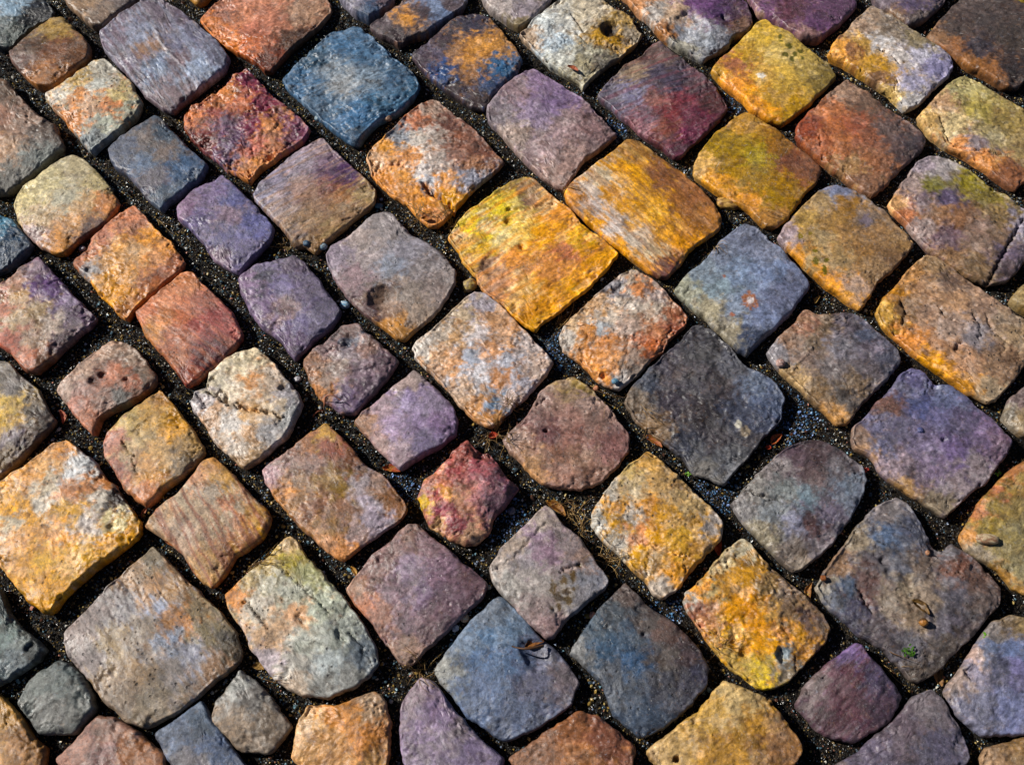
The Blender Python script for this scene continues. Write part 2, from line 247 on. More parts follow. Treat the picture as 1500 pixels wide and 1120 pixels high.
S('large golden slab with a whitish lilac band along its left side', [(829,281),(841,268),(865,249),(891,230),(918,209),(932,208),(950,220),(972,238),(996,255),(1015,271),(1036,290),(1055,320),(1052,333),(1031,349),(1009,365),(993,387),(977,404),(966,405),(948,392),(924,373),(894,349),(859,320),(835,298)],
  [(840,285,(235,160,50)),(858,280,(198,182,170)),(875,300,(192,178,172)),(885,262,(200,180,150)),(900,330,(195,180,172)),(930,352,(198,182,165)),(955,370,(205,185,150)),(925,215,(190,150,90)),(905,250,(220,160,40)),(888,285,(212,150,35)),(940,270,(225,165,40)),(925,310,(215,155,30)),(960,310,(232,172,40)),(975,340,(222,160,40)),(965,260,(160,100,50)),(1000,300,(170,112,50)),(1030,320,(180,125,65)),(1000,350,(215,148,50)),(975,390,(130,72,60)),(950,382,(225,150,35)),(910,360,(235,165,30)),(870,325,(230,165,50)),(1015,290,(170,110,60))], bands=(.4,(150,92,35)), rough=.9, streak=50, k=2.6)
S('largest yellow cobble with orange bands and a broken grey-brown top', [(659,349),(671,328),(695,306),(730,279),(760,263),(774,261),(784,266),(808,288),(833,306),(849,328),(875,346),(902,371),(891,387),(875,405),(849,427),(822,451),(795,467),(784,482),(771,475),(752,459),(735,440),(728,437),(708,421),(700,403),(681,384),(673,365)],
  [(672,345,(215,180,120)),(690,330,(225,195,60)),(735,290,(200,180,80)),(765,275,(165,135,100)),(775,292,(160,128,105)),(750,282,(215,185,90)),(800,300,(215,180,130)),(740,320,(222,190,80)),(715,330,(218,200,150)),(690,350,(220,200,130)),(735,345,(222,205,150)),(765,330,(228,195,110)),(755,375,(235,150,30)),(790,340,(238,170,45)),(820,330,(235,165,50)),(845,350,(225,175,60)),(830,370,(218,125,65)),(810,395,(226,150,65)),(870,370,(225,160,60)),(850,400,(235,160,40)),(700,365,(215,170,60)),(715,385,(170,130,100)),(730,415,(200,150,115)),(765,420,(222,180,115)),(780,450,(225,165,55)),(800,440,(228,165,50)),(840,420,(225,165,50)),(690,380,(215,165,80)),(745,350,(228,200,130)),(735,305,(215,195,70)),(710,345,(225,200,70)),(760,300,(215,195,120)),(815,310,(228,150,40))], bands=(.45,(228,140,28)), rough=1.4, scale=30, streak=-38, dents=[(745,322,9,4),(765,362,8,4),(775,290,16,3),(720,390,16,4)], cracks=[([(742,306),(772,304),(808,295)],3,3)])
S('lilac cobble with tan diagonal stripes and a purple stain', [(373,284),(387,265),(414,241),(446,217),(467,204),(475,205),(489,222),(510,241),(534,263),(548,277),(545,296),(521,314),(494,336),(475,352),(462,368),(448,357),(432,357),(419,338),(400,317),(376,293)],
  [(385,285,(155,150,170)),(410,265,(150,140,160)),(440,235,(165,150,165)),(465,215,(165,145,150)),(480,235,(140,115,135)),(490,255,(100,60,100)),(505,250,(95,55,110)),(435,270,(170,140,130)),(410,300,(160,140,140)),(460,290,(165,130,110)),(500,285,(175,125,85)),(530,280,(180,155,110)),(450,325,(170,140,110)),(475,335,(165,140,100)),(460,355,(160,125,80)),(440,342,(110,90,85)),(510,305,(160,130,95)),(485,270,(150,100,90))], bands=(.5,(170,135,105)), rough=.9, streak=-35, k=3)
S('orange and cream cobble with a black gash at its lower corner', [(538,233),(545,220),(569,198),(593,174),(614,155),(631,147),(644,151),(660,166),(687,188),(708,206),(735,238),(722,249),(697,268),(690,277),(665,306),(641,328),(628,328),(606,309),(596,296),(574,282),(553,263)],
  [(550,228,(205,165,130)),(565,212,(215,155,80)),(585,195,(140,145,155)),(610,172,(190,110,60)),(632,158,(165,140,125)),(655,180,(130,75,55)),(640,195,(180,165,155)),(610,205,(190,180,170)),(600,232,(215,145,75)),(640,235,(195,180,170)),(680,205,(150,95,70)),(700,220,(130,80,60)),(665,225,(170,130,115)),(695,240,(165,120,90)),(690,258,(160,160,175)),(620,250,(205,195,190)),(590,258,(215,150,70)),(570,262,(230,150,60)),(650,265,(215,145,60)),(625,285,(225,150,55)),(660,290,(205,150,50)),(640,310,(215,140,60)),(600,280,(230,155,65)),(630,265,(170,175,185))], rough=1.8, scale=32, k=3.2, cracks=[([(620,268),(632,281),(645,288),(656,296),(667,307)],3.2,13),([(555,240),(580,238),(600,246),(630,248)],2.5,2.5)])
S('plain grey cobble with a broken brown hollow near its lower edge', [(481,373),(489,360),(510,349),(531,330),(548,317),(574,314),(585,328),(601,346),(628,360),(649,376),(665,397),(663,416),(647,443),(628,464),(606,480),(593,496),(580,491),(564,480),(553,470),(534,456),(510,432),(494,408),(483,389)],
  [(495,370,(155,140,155)),(530,350,(165,150,145)),(565,330,(160,150,150)),(600,370,(150,145,155)),(570,390,(150,155,170)),(620,390,(150,140,140)),(640,420,(150,135,130)),(600,430,(165,150,140)),(520,410,(150,125,130)),(555,435,(125,100,85)),(570,445,(150,125,110)),(575,472,(200,145,80)),(610,460,(165,145,130)),(545,455,(110,85,85)),(590,485,(170,125,70)),(540,380,(160,145,145))], rough=.6, pits=.6, dents=[(560,436,20,9)], cracks=[([(598,413),(625,402),(650,390)],1,1)])
S('smooth violet cobble left of the striped lilac one', [(260,306),(273,290),(295,274),(311,269),(327,259),(340,271),(359,290),(380,312),(399,333),(394,349),(375,368),(359,384),(348,397),(330,389),(313,376),(300,354),(281,333),(263,320)],
  [(275,300,(145,115,145)),(310,285,(135,115,155)),(340,295,(112,112,155)),(335,315,(150,128,145)),(370,330,(112,112,158)),(330,350,(115,110,150)),(350,370,(125,115,155)),(290,325,(120,108,148)),(320,375,(140,118,135))], rough=.5, pits=.5)
S('pale khaki cobble with a tan lower corner', [(23,298),(32,279),(40,271),(67,252),(88,236),(107,228),(123,236),(145,257),(161,277),(171,296),(158,317),(134,336),(113,349),(94,368),(78,368),(62,360),(43,344),(29,322)],
  [(40,290,(195,180,130)),(70,265,(200,188,145)),(110,245,(185,172,140)),(100,290,(185,178,155)),(60,320,(190,165,130)),(130,300,(200,165,120)),(150,300,(205,140,85)),(110,330,(200,150,95)),(85,355,(205,140,60)),(50,345,(180,155,150)),(145,270,(180,165,120)),(125,335,(120,80,70))], rough=.6, pits=.3)
S('deep blue cobble at the left edge', [(-35,325),(-10,312),(16,322),(35,346),(43,357),(29,373),(8,389),(-10,396),(-45,370)],
  [(5,330,(95,140,165)),(20,345,(55,85,115)),(10,370,(60,80,105)),(30,360,(85,95,110))], rough=1.4)
S('orange star-shaped cobble with pointed left and right corners', [(107,384),(126,368),(134,352),(161,325),(188,306),(197,303),(212,320),(228,341),(249,357),(260,371),(269,384),(257,397),(233,416),(209,435),(193,454),(185,466),(174,459),(166,446),(150,430),(134,411),(118,397)],
  [(115,383,(190,115,70)),(150,345,(190,115,80)),(185,315,(205,125,75)),(200,325,(185,120,85)),(222,340,(225,150,40)),(170,360,(212,160,100)),(200,370,(212,170,122)),(160,385,(205,155,95)),(230,380,(215,145,75)),(255,385,(180,108,65)),(240,365,(220,145,50)),(190,410,(215,155,80)),(130,395,(150,145,145)),(142,410,(215,155,70)),(165,435,(220,155,50)),(215,415,(185,110,55)),(185,450,(190,125,60)),(240,405,(170,95,50))], rough=1.2, dents=[(131,395,7,3)])
S('red-orange cobble sloping to a dark maroon side', [(200,459),(222,440),(252,416),(268,401),(284,400),(295,416),(316,435),(338,462),(348,478),(354,491),(340,510),(316,532),(295,548),(273,563),(263,548),(246,524),(230,507),(214,486)],
  [(210,458,(215,125,75)),(245,435,(210,140,100)),(275,412,(205,130,75)),(240,465,(200,130,75)),(270,455,(200,115,70)),(300,440,(185,110,85)),(260,490,(185,108,72)),(290,475,(185,95,85)),(315,465,(175,80,75)),(335,480,(190,95,85)),(305,505,(140,60,60)),(325,505,(130,65,70)),(255,525,(190,112,62)),(275,545,(165,70,45)),(300,530,(110,50,50)),(228,480,(200,135,65))], bands=(.3,(215,130,70)), rough=.7, streak=35, pits=.4)
S('mottled tan and violet cobble at the left edge', [(-15,440),(0,420),(21,403),(40,389),(56,377),(67,389),(88,416),(113,443),(139,464),(126,478),(99,499),(78,521),(54,543),(38,539),(16,515),(-5,499),(-20,470)],
  [(25,410,(180,140,120)),(50,395,(140,115,130)),(57,415,(105,70,125)),(70,425,(115,85,135)),(30,435,(178,145,105)),(95,440,(140,120,150)),(60,455,(175,150,115)),(80,475,(190,170,155)),(110,465,(115,90,115)),(20,470,(170,145,110)),(50,500,(165,135,110)),(85,500,(110,88,95)),(40,525,(195,115,75)),(10,500,(195,100,70)),(0,455,(195,120,85)),(60,525,(130,88,60))], rough=1.0, pits=.4, k=2.8)
S('violet-grey cobble with a faint tan blush', [(351,411),(360,403),(379,389),(408,384),(430,377),(443,384),(462,408),(478,432),(499,456),(486,475),(462,491),(443,513),(432,525),(422,513),(411,494),(387,478),(371,459),(357,434)],
  [(365,410,(150,125,155)),(395,395,(130,118,150)),(430,390,(120,105,125)),(410,420,(128,118,155)),(450,420,(125,112,140)),(390,445,(140,118,150)),(415,450,(155,130,130)),(440,470,(125,115,150)),(475,455,(105,95,125)),(425,500,(130,110,140)),(385,408,(100,95,110))], rough=.7)
S('brown-violet cobble with a bent crease across its top', [(447,530),(459,513),(481,499),(502,478),(523,475),(537,491),(558,507),(580,529),(574,538),(565,552),(548,570),(531,588),(518,602),(499,599),(489,591),(473,583),(459,559),(448,538)],
  [(455,528,(165,125,100)),(480,510,(150,125,125)),(510,485,(145,120,115)),(515,500,(105,110,125)),(535,510,(160,130,120)),(495,535,(160,140,130)),(530,545,(150,128,140)),(475,560,(155,130,115)),(560,530,(120,95,105)),(505,580,(125,105,135)),(470,570,(190,130,75)),(540,565,(110,90,105)),(515,520,(160,145,150))], rough=1.4, dents=[(517,498,13,5),(508,507,8,3)], cracks=[([(512,544),(530,539),(549,534)],2,-1.5),([(462,522),(485,512),(505,512)],2,2)])
S('small tan-pink cobble with two reddish dents', [(86,570),(99,551),(123,532),(145,513),(161,501),(182,503),(201,516),(214,535),(226,554),(214,570),(188,586),(161,596),(145,607),(137,632),(126,623),(113,607),(99,588)],
  [(97,568,(190,165,150)),(125,545,(180,150,130)),(160,515,(180,150,130)),(190,520,(160,140,125)),(140,552,(125,80,65)),(165,545,(185,120,90)),(190,560,(185,110,75)),(120,575,(180,145,135)),(110,590,(190,130,110)),(150,590,(165,130,115)),(130,610,(200,130,95)),(205,550,(135,115,100)),(175,582,(110,105,100))], rough=1.2, dents=[(135,556,7,4),(150,548,7,4),(184,555,4,4)])
S('cream cobble split by a dark branching crack', [(283,586),(289,575),(303,570),(308,548),(332,529),(356,516),(375,512),(379,516),(400,535),(416,556),(438,580),(440,591),(430,613),(419,634),(398,653),(376,671),(360,682),(356,682),(335,661),(319,647),(300,615),(287,602)],
  [(292,585,(190,180,180)),(320,555,(200,188,165)),(355,530,(200,185,155)),(370,560,(195,140,85)),(395,560,(190,170,150)),(345,575,(205,190,170)),(310,610,(195,160,130)),(340,620,(200,192,185)),(370,600,(205,165,115)),(400,600,(195,175,150)),(420,580,(160,155,160)),(365,640,(200,160,120)),(350,655,(205,190,175)),(395,635,(170,165,165)),(425,605,(150,150,150)),(360,672,(180,150,115))], rough=1.1, k=2.8, cracks=[([(305,573),(315,578),(332,591),(345,594),(367,601),(390,603),(415,611)],2.3,6),([(316,578),(327,570),(334,578),(330,588)],1.8,4),([(304,574),(303,558),(314,549)],2,4),([(288,578),(297,584),(300,598)],3,5)], dents=[(415,568,7,4)])
S('golden tan cobble with fine parallel cracks', [(153,645),(161,631),(188,607),(214,586),(236,574),(249,591),(268,615),(284,637),(297,661),(284,677),(263,696),(238,712),(225,728),(214,738),(201,730),(185,714),(171,688),(155,663)],
  [(162,645,(180,120,100)),(190,615,(190,165,105)),(235,585,(180,130,60)),(225,610,(195,155,85)),(205,640,(185,160,115)),(250,630,(210,155,65)),(240,660,(195,160,110)),(275,650,(185,150,95)),(220,690,(195,145,80)),(185,680,(185,160,130)),(175,690,(185,120,100)),(210,725,(200,130,80)),(270,675,(140,120,95))], rough=.7, cracks=[([(180,645),(190,662),(198,668)],1.6,3),([(193,672),(203,693)],1.6,3),([(194,632),(203,624),(214,616)],1.3,2.5),([(204,630),(210,648)],1.2,2)])
S('flat tan cobble with thin red-brown stripes', [(216,771),(233,746),(263,722),(284,696),(297,677),(313,670),(330,688),(354,712),(375,736),(394,757),(394,768),(380,787),(356,803),(343,811),(330,835),(311,858),(297,849),(281,830),(273,814),(257,798),(230,778)],
  [(235,755,(185,150,115)),(265,735,(185,165,140)),(290,700,(190,140,105)),(310,680,(200,150,90)),(310,720,(178,162,145)),(335,740,(190,130,95)),(290,760,(185,160,135)),(315,770,(178,155,125)),(350,770,(195,135,90)),(375,760,(195,155,95)),(385,770,(190,140,50)),(320,810,(180,140,85)),(300,830,(185,145,95)),(270,790,(180,150,125)),(345,745,(180,160,135)),(325,700,(195,155,95))], rough=.35, streak=56, k=3.6, edge=9, bands=(.8,(158,98,70)))
S('big yellow and white cobble at the left edge with a dark rubbed corner', [(-20,780),(-15,735),(0,709),(27,693),(54,671),(80,653),(99,647),(115,661),(134,674),(145,693),(166,714),(185,741),(204,765),(201,784),(171,806),(145,824),(115,849),(91,873),(75,895),(59,890),(40,875),(24,851),(0,823),(-15,805)],
  [(90,660,(205,140,60)),(70,680,(210,165,110)),(105,690,(200,200,200)),(125,680,(195,195,195)),(40,700,(210,150,75)),(70,710,(205,190,165)),(135,710,(190,120,50)),(100,720,(205,140,90)),(60,740,(205,195,180)),(20,740,(225,165,60)),(105,745,(210,160,60)),(145,735,(200,190,175)),(165,730,(60,40,30)),(130,770,(205,190,180)),(170,765,(210,195,150)),(190,775,(215,155,40)),(50,775,(215,160,90)),(90,790,(222,155,70)),(20,790,(212,155,90)),(60,820,(215,170,75)),(120,810,(212,165,75)),(70,860,(220,160,50)),(30,830,(210,155,75)),(160,795,(215,155,50)),(15,765,(205,190,165)),(40,760,(220,160,50))], rough=1.3, scale=34, k=3.4, dents=[(164,772,9,3),(180,790,7,2.5)], pits=.4)
S('yellow-centred cobble with a grey right flank, at the left edge', [(-40,560),(-10,532),(16,535),(29,551),(48,567),(67,599),(78,613),(64,631),(40,655),(16,680),(-5,700),(-45,660)],
  [(5,550,(120,110,100)),(20,565,(135,125,120)),(10,590,(205,175,95)),(5,620,(205,170,80)),(25,610,(190,155,90)),(45,600,(120,105,88)),(60,612,(105,92,85)),(20,640,(130,115,125)),(5,665,(130,110,85)),(40,640,(115,95,80))], rough=1.0, k=2.4)
S('large brown cobble with a pale lilac band on its right side', [(387,688),(400,677),(427,658),(454,637),(478,622),(491,634),(510,653),(531,682),(553,693),(572,712),(590,736),(593,746),(582,760),(561,774),(534,792),(518,806),(502,818),(491,811),(473,798),(451,776),(427,752),(403,723),(392,706)],
  [(395,692,(185,150,155)),(425,670,(165,135,125)),(455,645,(170,120,85)),(478,635,(190,150,80)),(485,655,(155,78,50)),(510,675,(140,85,50)),(460,680,(160,130,120)),(440,705,(155,125,100)),(480,700,(165,135,90)),(500,710,(150,120,60)),(430,735,(165,125,85)),(460,740,(150,110,90)),(500,745,(150,110,85)),(525,710,(175,160,165)),(545,735,(180,165,180)),(555,760,(170,155,170)),(575,740,(155,105,60)),(490,775,(155,115,60)),(520,780,(170,145,140)),(500,805,(205,140,80)),(420,725,(200,140,80)),(480,795,(200,150,110)),(550,710,(165,135,120)),(560,725,(145,100,60))], rough=1.0, k=2.7, pits=.3)
S('smooth lilac cobble above the red potato-like one', [(523,618),(534,604),(561,583),(588,559),(606,544),(620,554),(636,570),(657,591),(668,613),(663,634),(644,650),(623,661),(601,674),(588,683),(572,671),(556,655),(542,637)],
  [(532,617,(175,135,110)),(560,600,(160,135,145)),(600,560,(165,145,140)),(600,590,(160,142,178)),(630,590,(150,132,160)),(575,625,(158,135,165)),(610,625,(150,128,165)),(645,615,(140,115,150)),(590,665,(165,140,150)),(560,650,(165,135,130)),(620,650,(130,115,150))], rough=.45)
S('rounded red cobble with a gold left flank, lowest and lumpiest', [(616,728),(623,704),(652,682),(663,663),(684,647),(700,663),(714,666),(730,688),(740,701),(759,714),(740,736),(722,752),(714,779),(698,792),(681,796),(657,784),(633,768),(620,744)],
  [(630,715,(190,140,130)),(625,735,(205,170,50)),(645,700,(200,120,85)),(675,670,(175,95,80)),(690,660,(150,75,65)),(665,690,(180,80,80)),(700,690,(180,85,95)),(690,710,(190,110,95)),(650,725,(205,150,85)),(645,745,(170,50,80)),(640,730,(195,85,85)),(670,730,(200,150,120)),(680,745,(180,120,90)),(700,730,(175,110,115)),(720,700,(130,75,90)),(745,715,(125,80,105)),(660,760,(175,60,80)),(645,765,(205,165,120)),(690,780,(190,150,120)),(725,735,(110,70,90)),(670,765,(160,70,80))], rough=1.7, H=1.15, k=3.0, edge=18, dents=[(703,664,11,7)])
S('pale cream and lilac cobble with tan rust in the middle of the paving', [(608,510),(614,499),(641,478),(668,451),(695,428),(711,432),(730,448),(754,472),(774,494),(795,515),(807,531),(800,540),(787,559),(768,580),(747,597),(728,618),(716,622),(698,613),(676,591),(655,564),(633,543),(612,524)],
  [(618,510,(195,185,175)),(645,490,(180,165,150)),(680,455,(185,165,140)),(705,445,(165,155,165)),(725,465,(195,150,110)),(670,490,(192,155,115)),(700,490,(195,185,185)),(740,490,(200,150,105)),(770,505,(195,180,175)),(720,515,(200,150,110)),(690,525,(165,170,185)),(660,530,(200,150,105)),(700,550,(190,185,190)),(745,530,(180,180,190)),(785,535,(190,165,150)),(735,560,(195,140,95)),(760,565,(170,165,175)),(700,590,(195,145,95)),(725,590,(130,150,175)),(720,610,(200,145,90)),(750,580,(195,170,160)),(640,520,(200,160,125)),(680,575,(195,165,140))], rough=1.5, scale=28, k=3.6)
S('orange and cream cobble, rough and pitted, right of the largest yellow one', [(823,497),(827,480),(854,454),(886,424),(908,405),(926,396),(948,405),(969,424),(988,446),(1004,464),(1001,478),(977,497),(969,513),(953,524),(934,546),(908,566),(891,562),(870,548),(849,524),(827,510)],
  [(830,495,(190,180,170)),(845,470,(195,165,130)),(875,445,(200,155,105)),(905,420,(150,145,150)),(925,408,(185,165,145)),(938,418,(220,145,85)),(955,425,(160,140,135)),(930,445,(200,185,170)),(890,465,(195,180,165)),(860,485,(210,140,60)),(885,500,(205,135,70)),(920,480,(195,170,155)),(955,460,(190,165,145)),(985,460,(170,105,65)),(960,480,(185,120,75)),(985,475,(160,85,50)),(950,505,(195,105,45)),(925,520,(170,145,130)),(900,530,(205,150,100)),(870,525,(210,145,80)),(930,540,(140,125,115)),(905,555,(180,170,165)),(880,545,(225,150,70)),(965,450,(185,170,155)),(880,480,(170,175,180))], rough=1.7, scale=34, k=3.2, dents=[(906,422,10,5),(884,548,6,5)], pits=.6)
S('blue-grey cobble with one rusty ring stain', [(992,424),(1012,400),(1039,379),(1058,354),(1079,336),(1092,330),(1108,338),(1113,344),(1138,363),(1162,389),(1180,411),(1183,421),(1167,440),(1148,464),(1124,488),(1105,507),(1095,518),(1079,510),(1058,488),(1039,467),(1015,448)],
  [(1005,425,(155,155,135)),(1035,400,(130,142,155)),(1060,370,(125,132,150)),(1088,345,(115,120,140)),(1120,365,(135,140,160)),(1080,400,(130,145,170)),(1050,425,(135,150,160)),(1130,400,(125,138,168)),(1160,420,(115,120,145)),(1080,450,(140,152,172)),(1110,460,(130,140,170)),(1040,450,(165,155,130)),(1070,485,(150,140,120)),(1100,495,(70,80,105)),(1140,440,(120,125,150))], rough=.8, blots=[(1098,441,11,11,(175,115,80)),(1098,443,5,6,(205,195,195)),(1072,462,3,3,(180,110,80)),(1060,405,3,2,(170,105,80))])
S('tan cobble with olive flecks and lilac patches', [(1142,349),(1154,330),(1178,304),(1199,282),(1223,273),(1245,279),(1266,290),(1293,312),(1314,333),(1336,357),(1325,373),(1304,395),(1285,408),(1274,432),(1261,450),(1250,443),(1234,430),(1207,411),(1188,395),(1164,371)],
  [(1155,345,(165,145,150)),(1180,320,(175,145,85)),(1205,290,(165,140,100)),(1228,280,(130,135,160)),(1240,300,(165,125,65)),(1200,345,(170,145,100)),(1235,340,(160,125,80)),(1270,320,(145,125,110)),(1290,340,(160,125,85)),(1315,355,(170,135,90)),(1260,365,(170,130,80)),(1230,380,(165,140,100)),(1280,390,(160,130,95)),(1190,375,(180,155,110)),(1250,420,(180,150,130)),(1215,410,(225,155,60)),(1175,375,(215,150,60)),(1240,435,(225,165,80)),(1310,375,(140,110,80)),(1215,330,(165,130,75))], rough=.7, pits=.4, blots=[(1172,346,4,5,(140,120,10)),(1194,382,5,5,(120,110,10)),(1208,396,4,6,(120,110,10)),(1210,381,4,3,(120,110,10)),(1186,342,3,3,(140,120,10)),(1194,368,4,2,(140,125,20)),(1268,325,9,10,(130,115,125))])
S('lilac and olive cobble cut by a long straight split, at the right edge', [(1305,301),(1317,279),(1330,263),(1346,238),(1368,230),(1389,236),(1416,252),(1443,273),(1467,285),(1500,309),(1530,335),(1525,362),(1500,381),(1483,400),(1470,411),(1443,412),(1421,403),(1400,389),(1373,371),(1349,349),(1328,325)],
  [(1315,298,(215,170,120)),(1335,265,(165,145,140)),(1355,240,(165,150,160)),(1380,245,(160,150,150)),(1370,270,(130,125,65)),(1420,265,(150,138,55)),(1450,290,(150,135,70)),(1350,295,(140,120,125)),(1385,290,(110,95,125)),(1375,310,(150,112,80)),(1410,320,(155,115,85)),(1440,330,(160,130,115)),(1350,330,(165,145,140)),(1390,350,(125,100,110)),(1430,350,(150,125,110)),(1460,315,(155,130,90)),(1430,385,(140,115,85)),(1460,345,(135,110,90)),(1475,370,(120,105,125)),(1500,330,(160,150,165)),(1480,390,(100,85,90)),(1325,310,(195,120,70)),(1400,375,(160,125,90))], rough=1.5, cracks=[([(1502,318),(1485,345),(1468,375),(1448,413)],2.4,8),([(1418,320),(1432,325),(1455,324)],1.8,-2)], dents=[(1384,292,12,3)])
S('long tan cobble with black pits and cracks, at the right edge', [(1285,459),(1298,438),(1320,413),(1336,392),(1357,375),(1376,381),(1395,395),(1421,416),(1456,440),(1483,459),(1500,470),(1528,492),(1524,520),(1500,532),(1475,562),(1459,583),(1446,586),(1421,575),(1395,554),(1368,535),(1341,516),(1330,505),(1304,483)],
  [(1295,460,(205,165,90)),(1315,435,(190,135,60)),(1340,400,(180,135,85)),(1365,385,(165,135,100)),(1325,450,(130,100,65)),(1355,420,(175,140,110)),(1350,455,(175,145,125)),(1390,410,(130,105,90)),(1400,440,(175,140,110)),(1390,480,(175,150,135)),(1440,450,(165,135,115)),(1430,490,(150,140,145)),(1470,470,(165,140,115)),(1490,490,(165,140,110)),(1370,500,(170,130,100)),(1415,530,(180,140,110)),(1460,530,(160,130,105)),(1450,570,(170,150,125)),(1330,495,(210,135,50)),(1365,530,(225,160,60)),(1410,560,(215,155,70)),(1480,530,(140,110,85))], rough=1.5, scale=22, pits=1.0, cracks=[([(1322,440),(1330,455),(1324,472)],3,5),([(1375,449),(1385,462),(1398,468)],2.2,4),([(1425,460),(1436,480),(1434,496)],2,4),([(1400,512),(1404,505),(1409,503)],3,5),([(1443,458),(1452,480),(1475,500),(1468,520)],1.8,3)])
S('grey-brown cobble with a thin white seam, below the tan flecked one', [(1125,515),(1148,491),(1170,472),(1178,455),(1199,464),(1229,462),(1250,462),(1266,472),(1288,491),(1312,513),(1318,529),(1309,540),(1288,562),(1261,588),(1245,613),(1229,618),(1213,602),(1186,578),(1162,554),(1138,532)],
  [(1135,515,(150,145,150)),(1160,495,(155,125,105)),(1180,470,(160,125,100)),(1210,475,(140,120,100)),(1245,480,(115,105,115)),(1265,490,(100,105,125)),(1190,500,(130,112,95)),(1230,510,(135,130,140)),(1275,510,(130,120,135)),(1180,530,(140,120,110)),(1220,540,(130,120,120)),(1300,525,(95,95,110)),(1270,540,(120,110,115)),(1200,570,(140,115,85)),(1240,580,(105,95,90)),(1225,605,(190,145,90)),(1165,550,(195,165,120)),(1180,475,(165,120,100)),(1250,560,(135,115,95))], rough=1.4, cracks=[([(1194,499),(1184,515),(1172,528),(1160,542)],2,-2),([(1212,470),(1222,464)],1.5,3),([(1230,490),(1240,505),(1247,512)],2,2)])
S('large charcoal cobble with a white chip near its right corner', [(918,586),(926,570),(956,540),(975,521),(996,503),(1015,480),(1028,478),(1050,491),(1068,510),(1087,534),(1095,540),(1120,551),(1132,560),(1146,583),(1140,613),(1121,634),(1095,666),(1074,688),(1060,706),(1036,696),(1017,690),(1001,666),(983,650),(956,631),(934,613)],
  [(930,585,(130,112,95)),(950,560,(90,95,110)),(980,535,(88,82,95)),(1020,500,(85,82,90)),(1040,510,(95,92,95)),(1070,535,(100,100,110)),(1010,560,(82,78,88)),(980,590,(75,68,78)),(1030,600,(80,72,75)),(1060,560,(95,85,88)),(1100,565,(110,120,140)),(1125,590,(95,105,130)),(1080,600,(88,92,110)),(1050,640,(85,78,85)),(1100,640,(95,90,95)),(1010,650,(80,82,95)),(1060,680,(110,112,120)),(1040,690,(120,115,110)),(960,625,(140,112,80)),(1090,660,(100,100,105)),(990,545,(100,85,85)),(1110,620,(90,95,115))], rough=1.6, scr=1, blots=[(1082,620,4,5,(190,185,170)),(1093,630,6,7,(160,145,125))], cracks=[([(1078,617),(1088,628),(1096,638)],3,-2),([(984,600),(988,620),(991,637)],2,-1.5),([(1030,552),(1045,530)],2.5,-1.5)])
S('pink-brown cobble with one small round hole', [(739,642),(758,626),(779,607),(792,578),(816,559),(841,555),(857,567),(881,588),(902,615),(918,637),(918,658),(902,682),(875,704),(849,713),(816,710),(795,704),(774,685),(752,663)],
  [(750,642,(165,140,130)),(785,615,(150,115,110)),(800,590,(160,130,120)),(830,565,(165,140,115)),(843,562,(175,150,90)),(860,590,(165,140,130)),(830,610,(160,125,115)),(805,635,(125,85,85)),(840,640,(150,110,100)),(880,620,(155,125,115)),(890,655,(155,110,105)),(850,670,(165,130,110)),(810,665,(155,110,90)),(835,695,(165,125,110)),(780,680,(190,145,100)),(870,690,(150,115,100)),(765,655,(170,135,115)),(905,640,(130,95,90))], rough=1.0, dents=[(799,631,4,6),(837,615,3,2)], pits=.5, cracks=[([(782,594),(792,590),(800,582)],1.5,2.5)])
S('gold and cream cobble peppered with pits', [(869,768),(873,749),(894,714),(926,682),(950,664),(969,677),(993,701),(1020,728),(1041,749),(1058,768),(1052,790),(1028,811),(1009,835),(991,859),(972,873),(958,867),(948,849),(924,827),(902,803),(881,784)],
  [(878,765,(195,190,180)),(895,725,(195,185,170)),(925,690,(195,170,110)),(950,672,(190,150,85)),(905,740,(205,150,70)),(930,715,(185,165,130)),(960,700,(190,155,100)),(900,765,(205,155,60)),(925,755,(170,160,150)),(950,740,(205,145,60)),(985,725,(170,145,105)),(1015,740,(180,155,110)),(975,755,(205,155,70)),(935,780,(205,140,90)),(960,785,(210,155,60)),(1000,775,(200,160,75)),(1040,770,(165,155,150)),(1000,800,(205,160,75)),(940,810,(205,155,60)),(960,820,(175,145,100)),(985,835,(205,145,60)),(965,862,(190,175,160)),(1020,800,(185,140,75)),(1015,765,(200,150,60)),(905,795,(190,180,165))], rough=1.6, scale=26, k=3.2, pits=1.4, cracks=[([(928,792),(945,795),(965,803),(990,811),(1015,813)],1.6,2.5),([(945,852),(950,815)],1.8,2)])
S('cool grey cobble with a chipped left corner and brown stains', [(1074,738),(1087,722),(1104,706),(1127,682),(1148,663),(1167,653),(1191,647),(1213,653),(1234,666),(1261,685),(1266,704),(1263,722),(1250,746),(1231,771),(1218,792),(1199,811),(1175,830),(1162,833),(1148,822),(1127,800),(1111,782),(1100,771),(1087,757)],
  [(1085,738,(140,135,135)),(1110,715,(145,140,135)),(1140,685,(145,135,135)),(1165,670,(105,85,95)),(1200,665,(100,82,85)),(1230,680,(120,110,115)),(1195,700,(115,95,95)),(1150,715,(125,130,130)),(1180,730,(115,130,140)),(1240,710,(120,130,145)),(1130,750,(130,135,140)),(1165,765,(140,140,160)),(1185,770,(105,78,78)),(1215,750,(115,105,125)),(1200,795,(130,120,125)),(1160,805,(130,118,110)),(1120,780,(150,140,120)),(1170,822,(140,125,110)),(1250,725,(115,120,135))], rough=1.3, cracks=[([(1090,715),(1108,722),(1122,728),(1140,732)],2.2,5)], pits=.5)
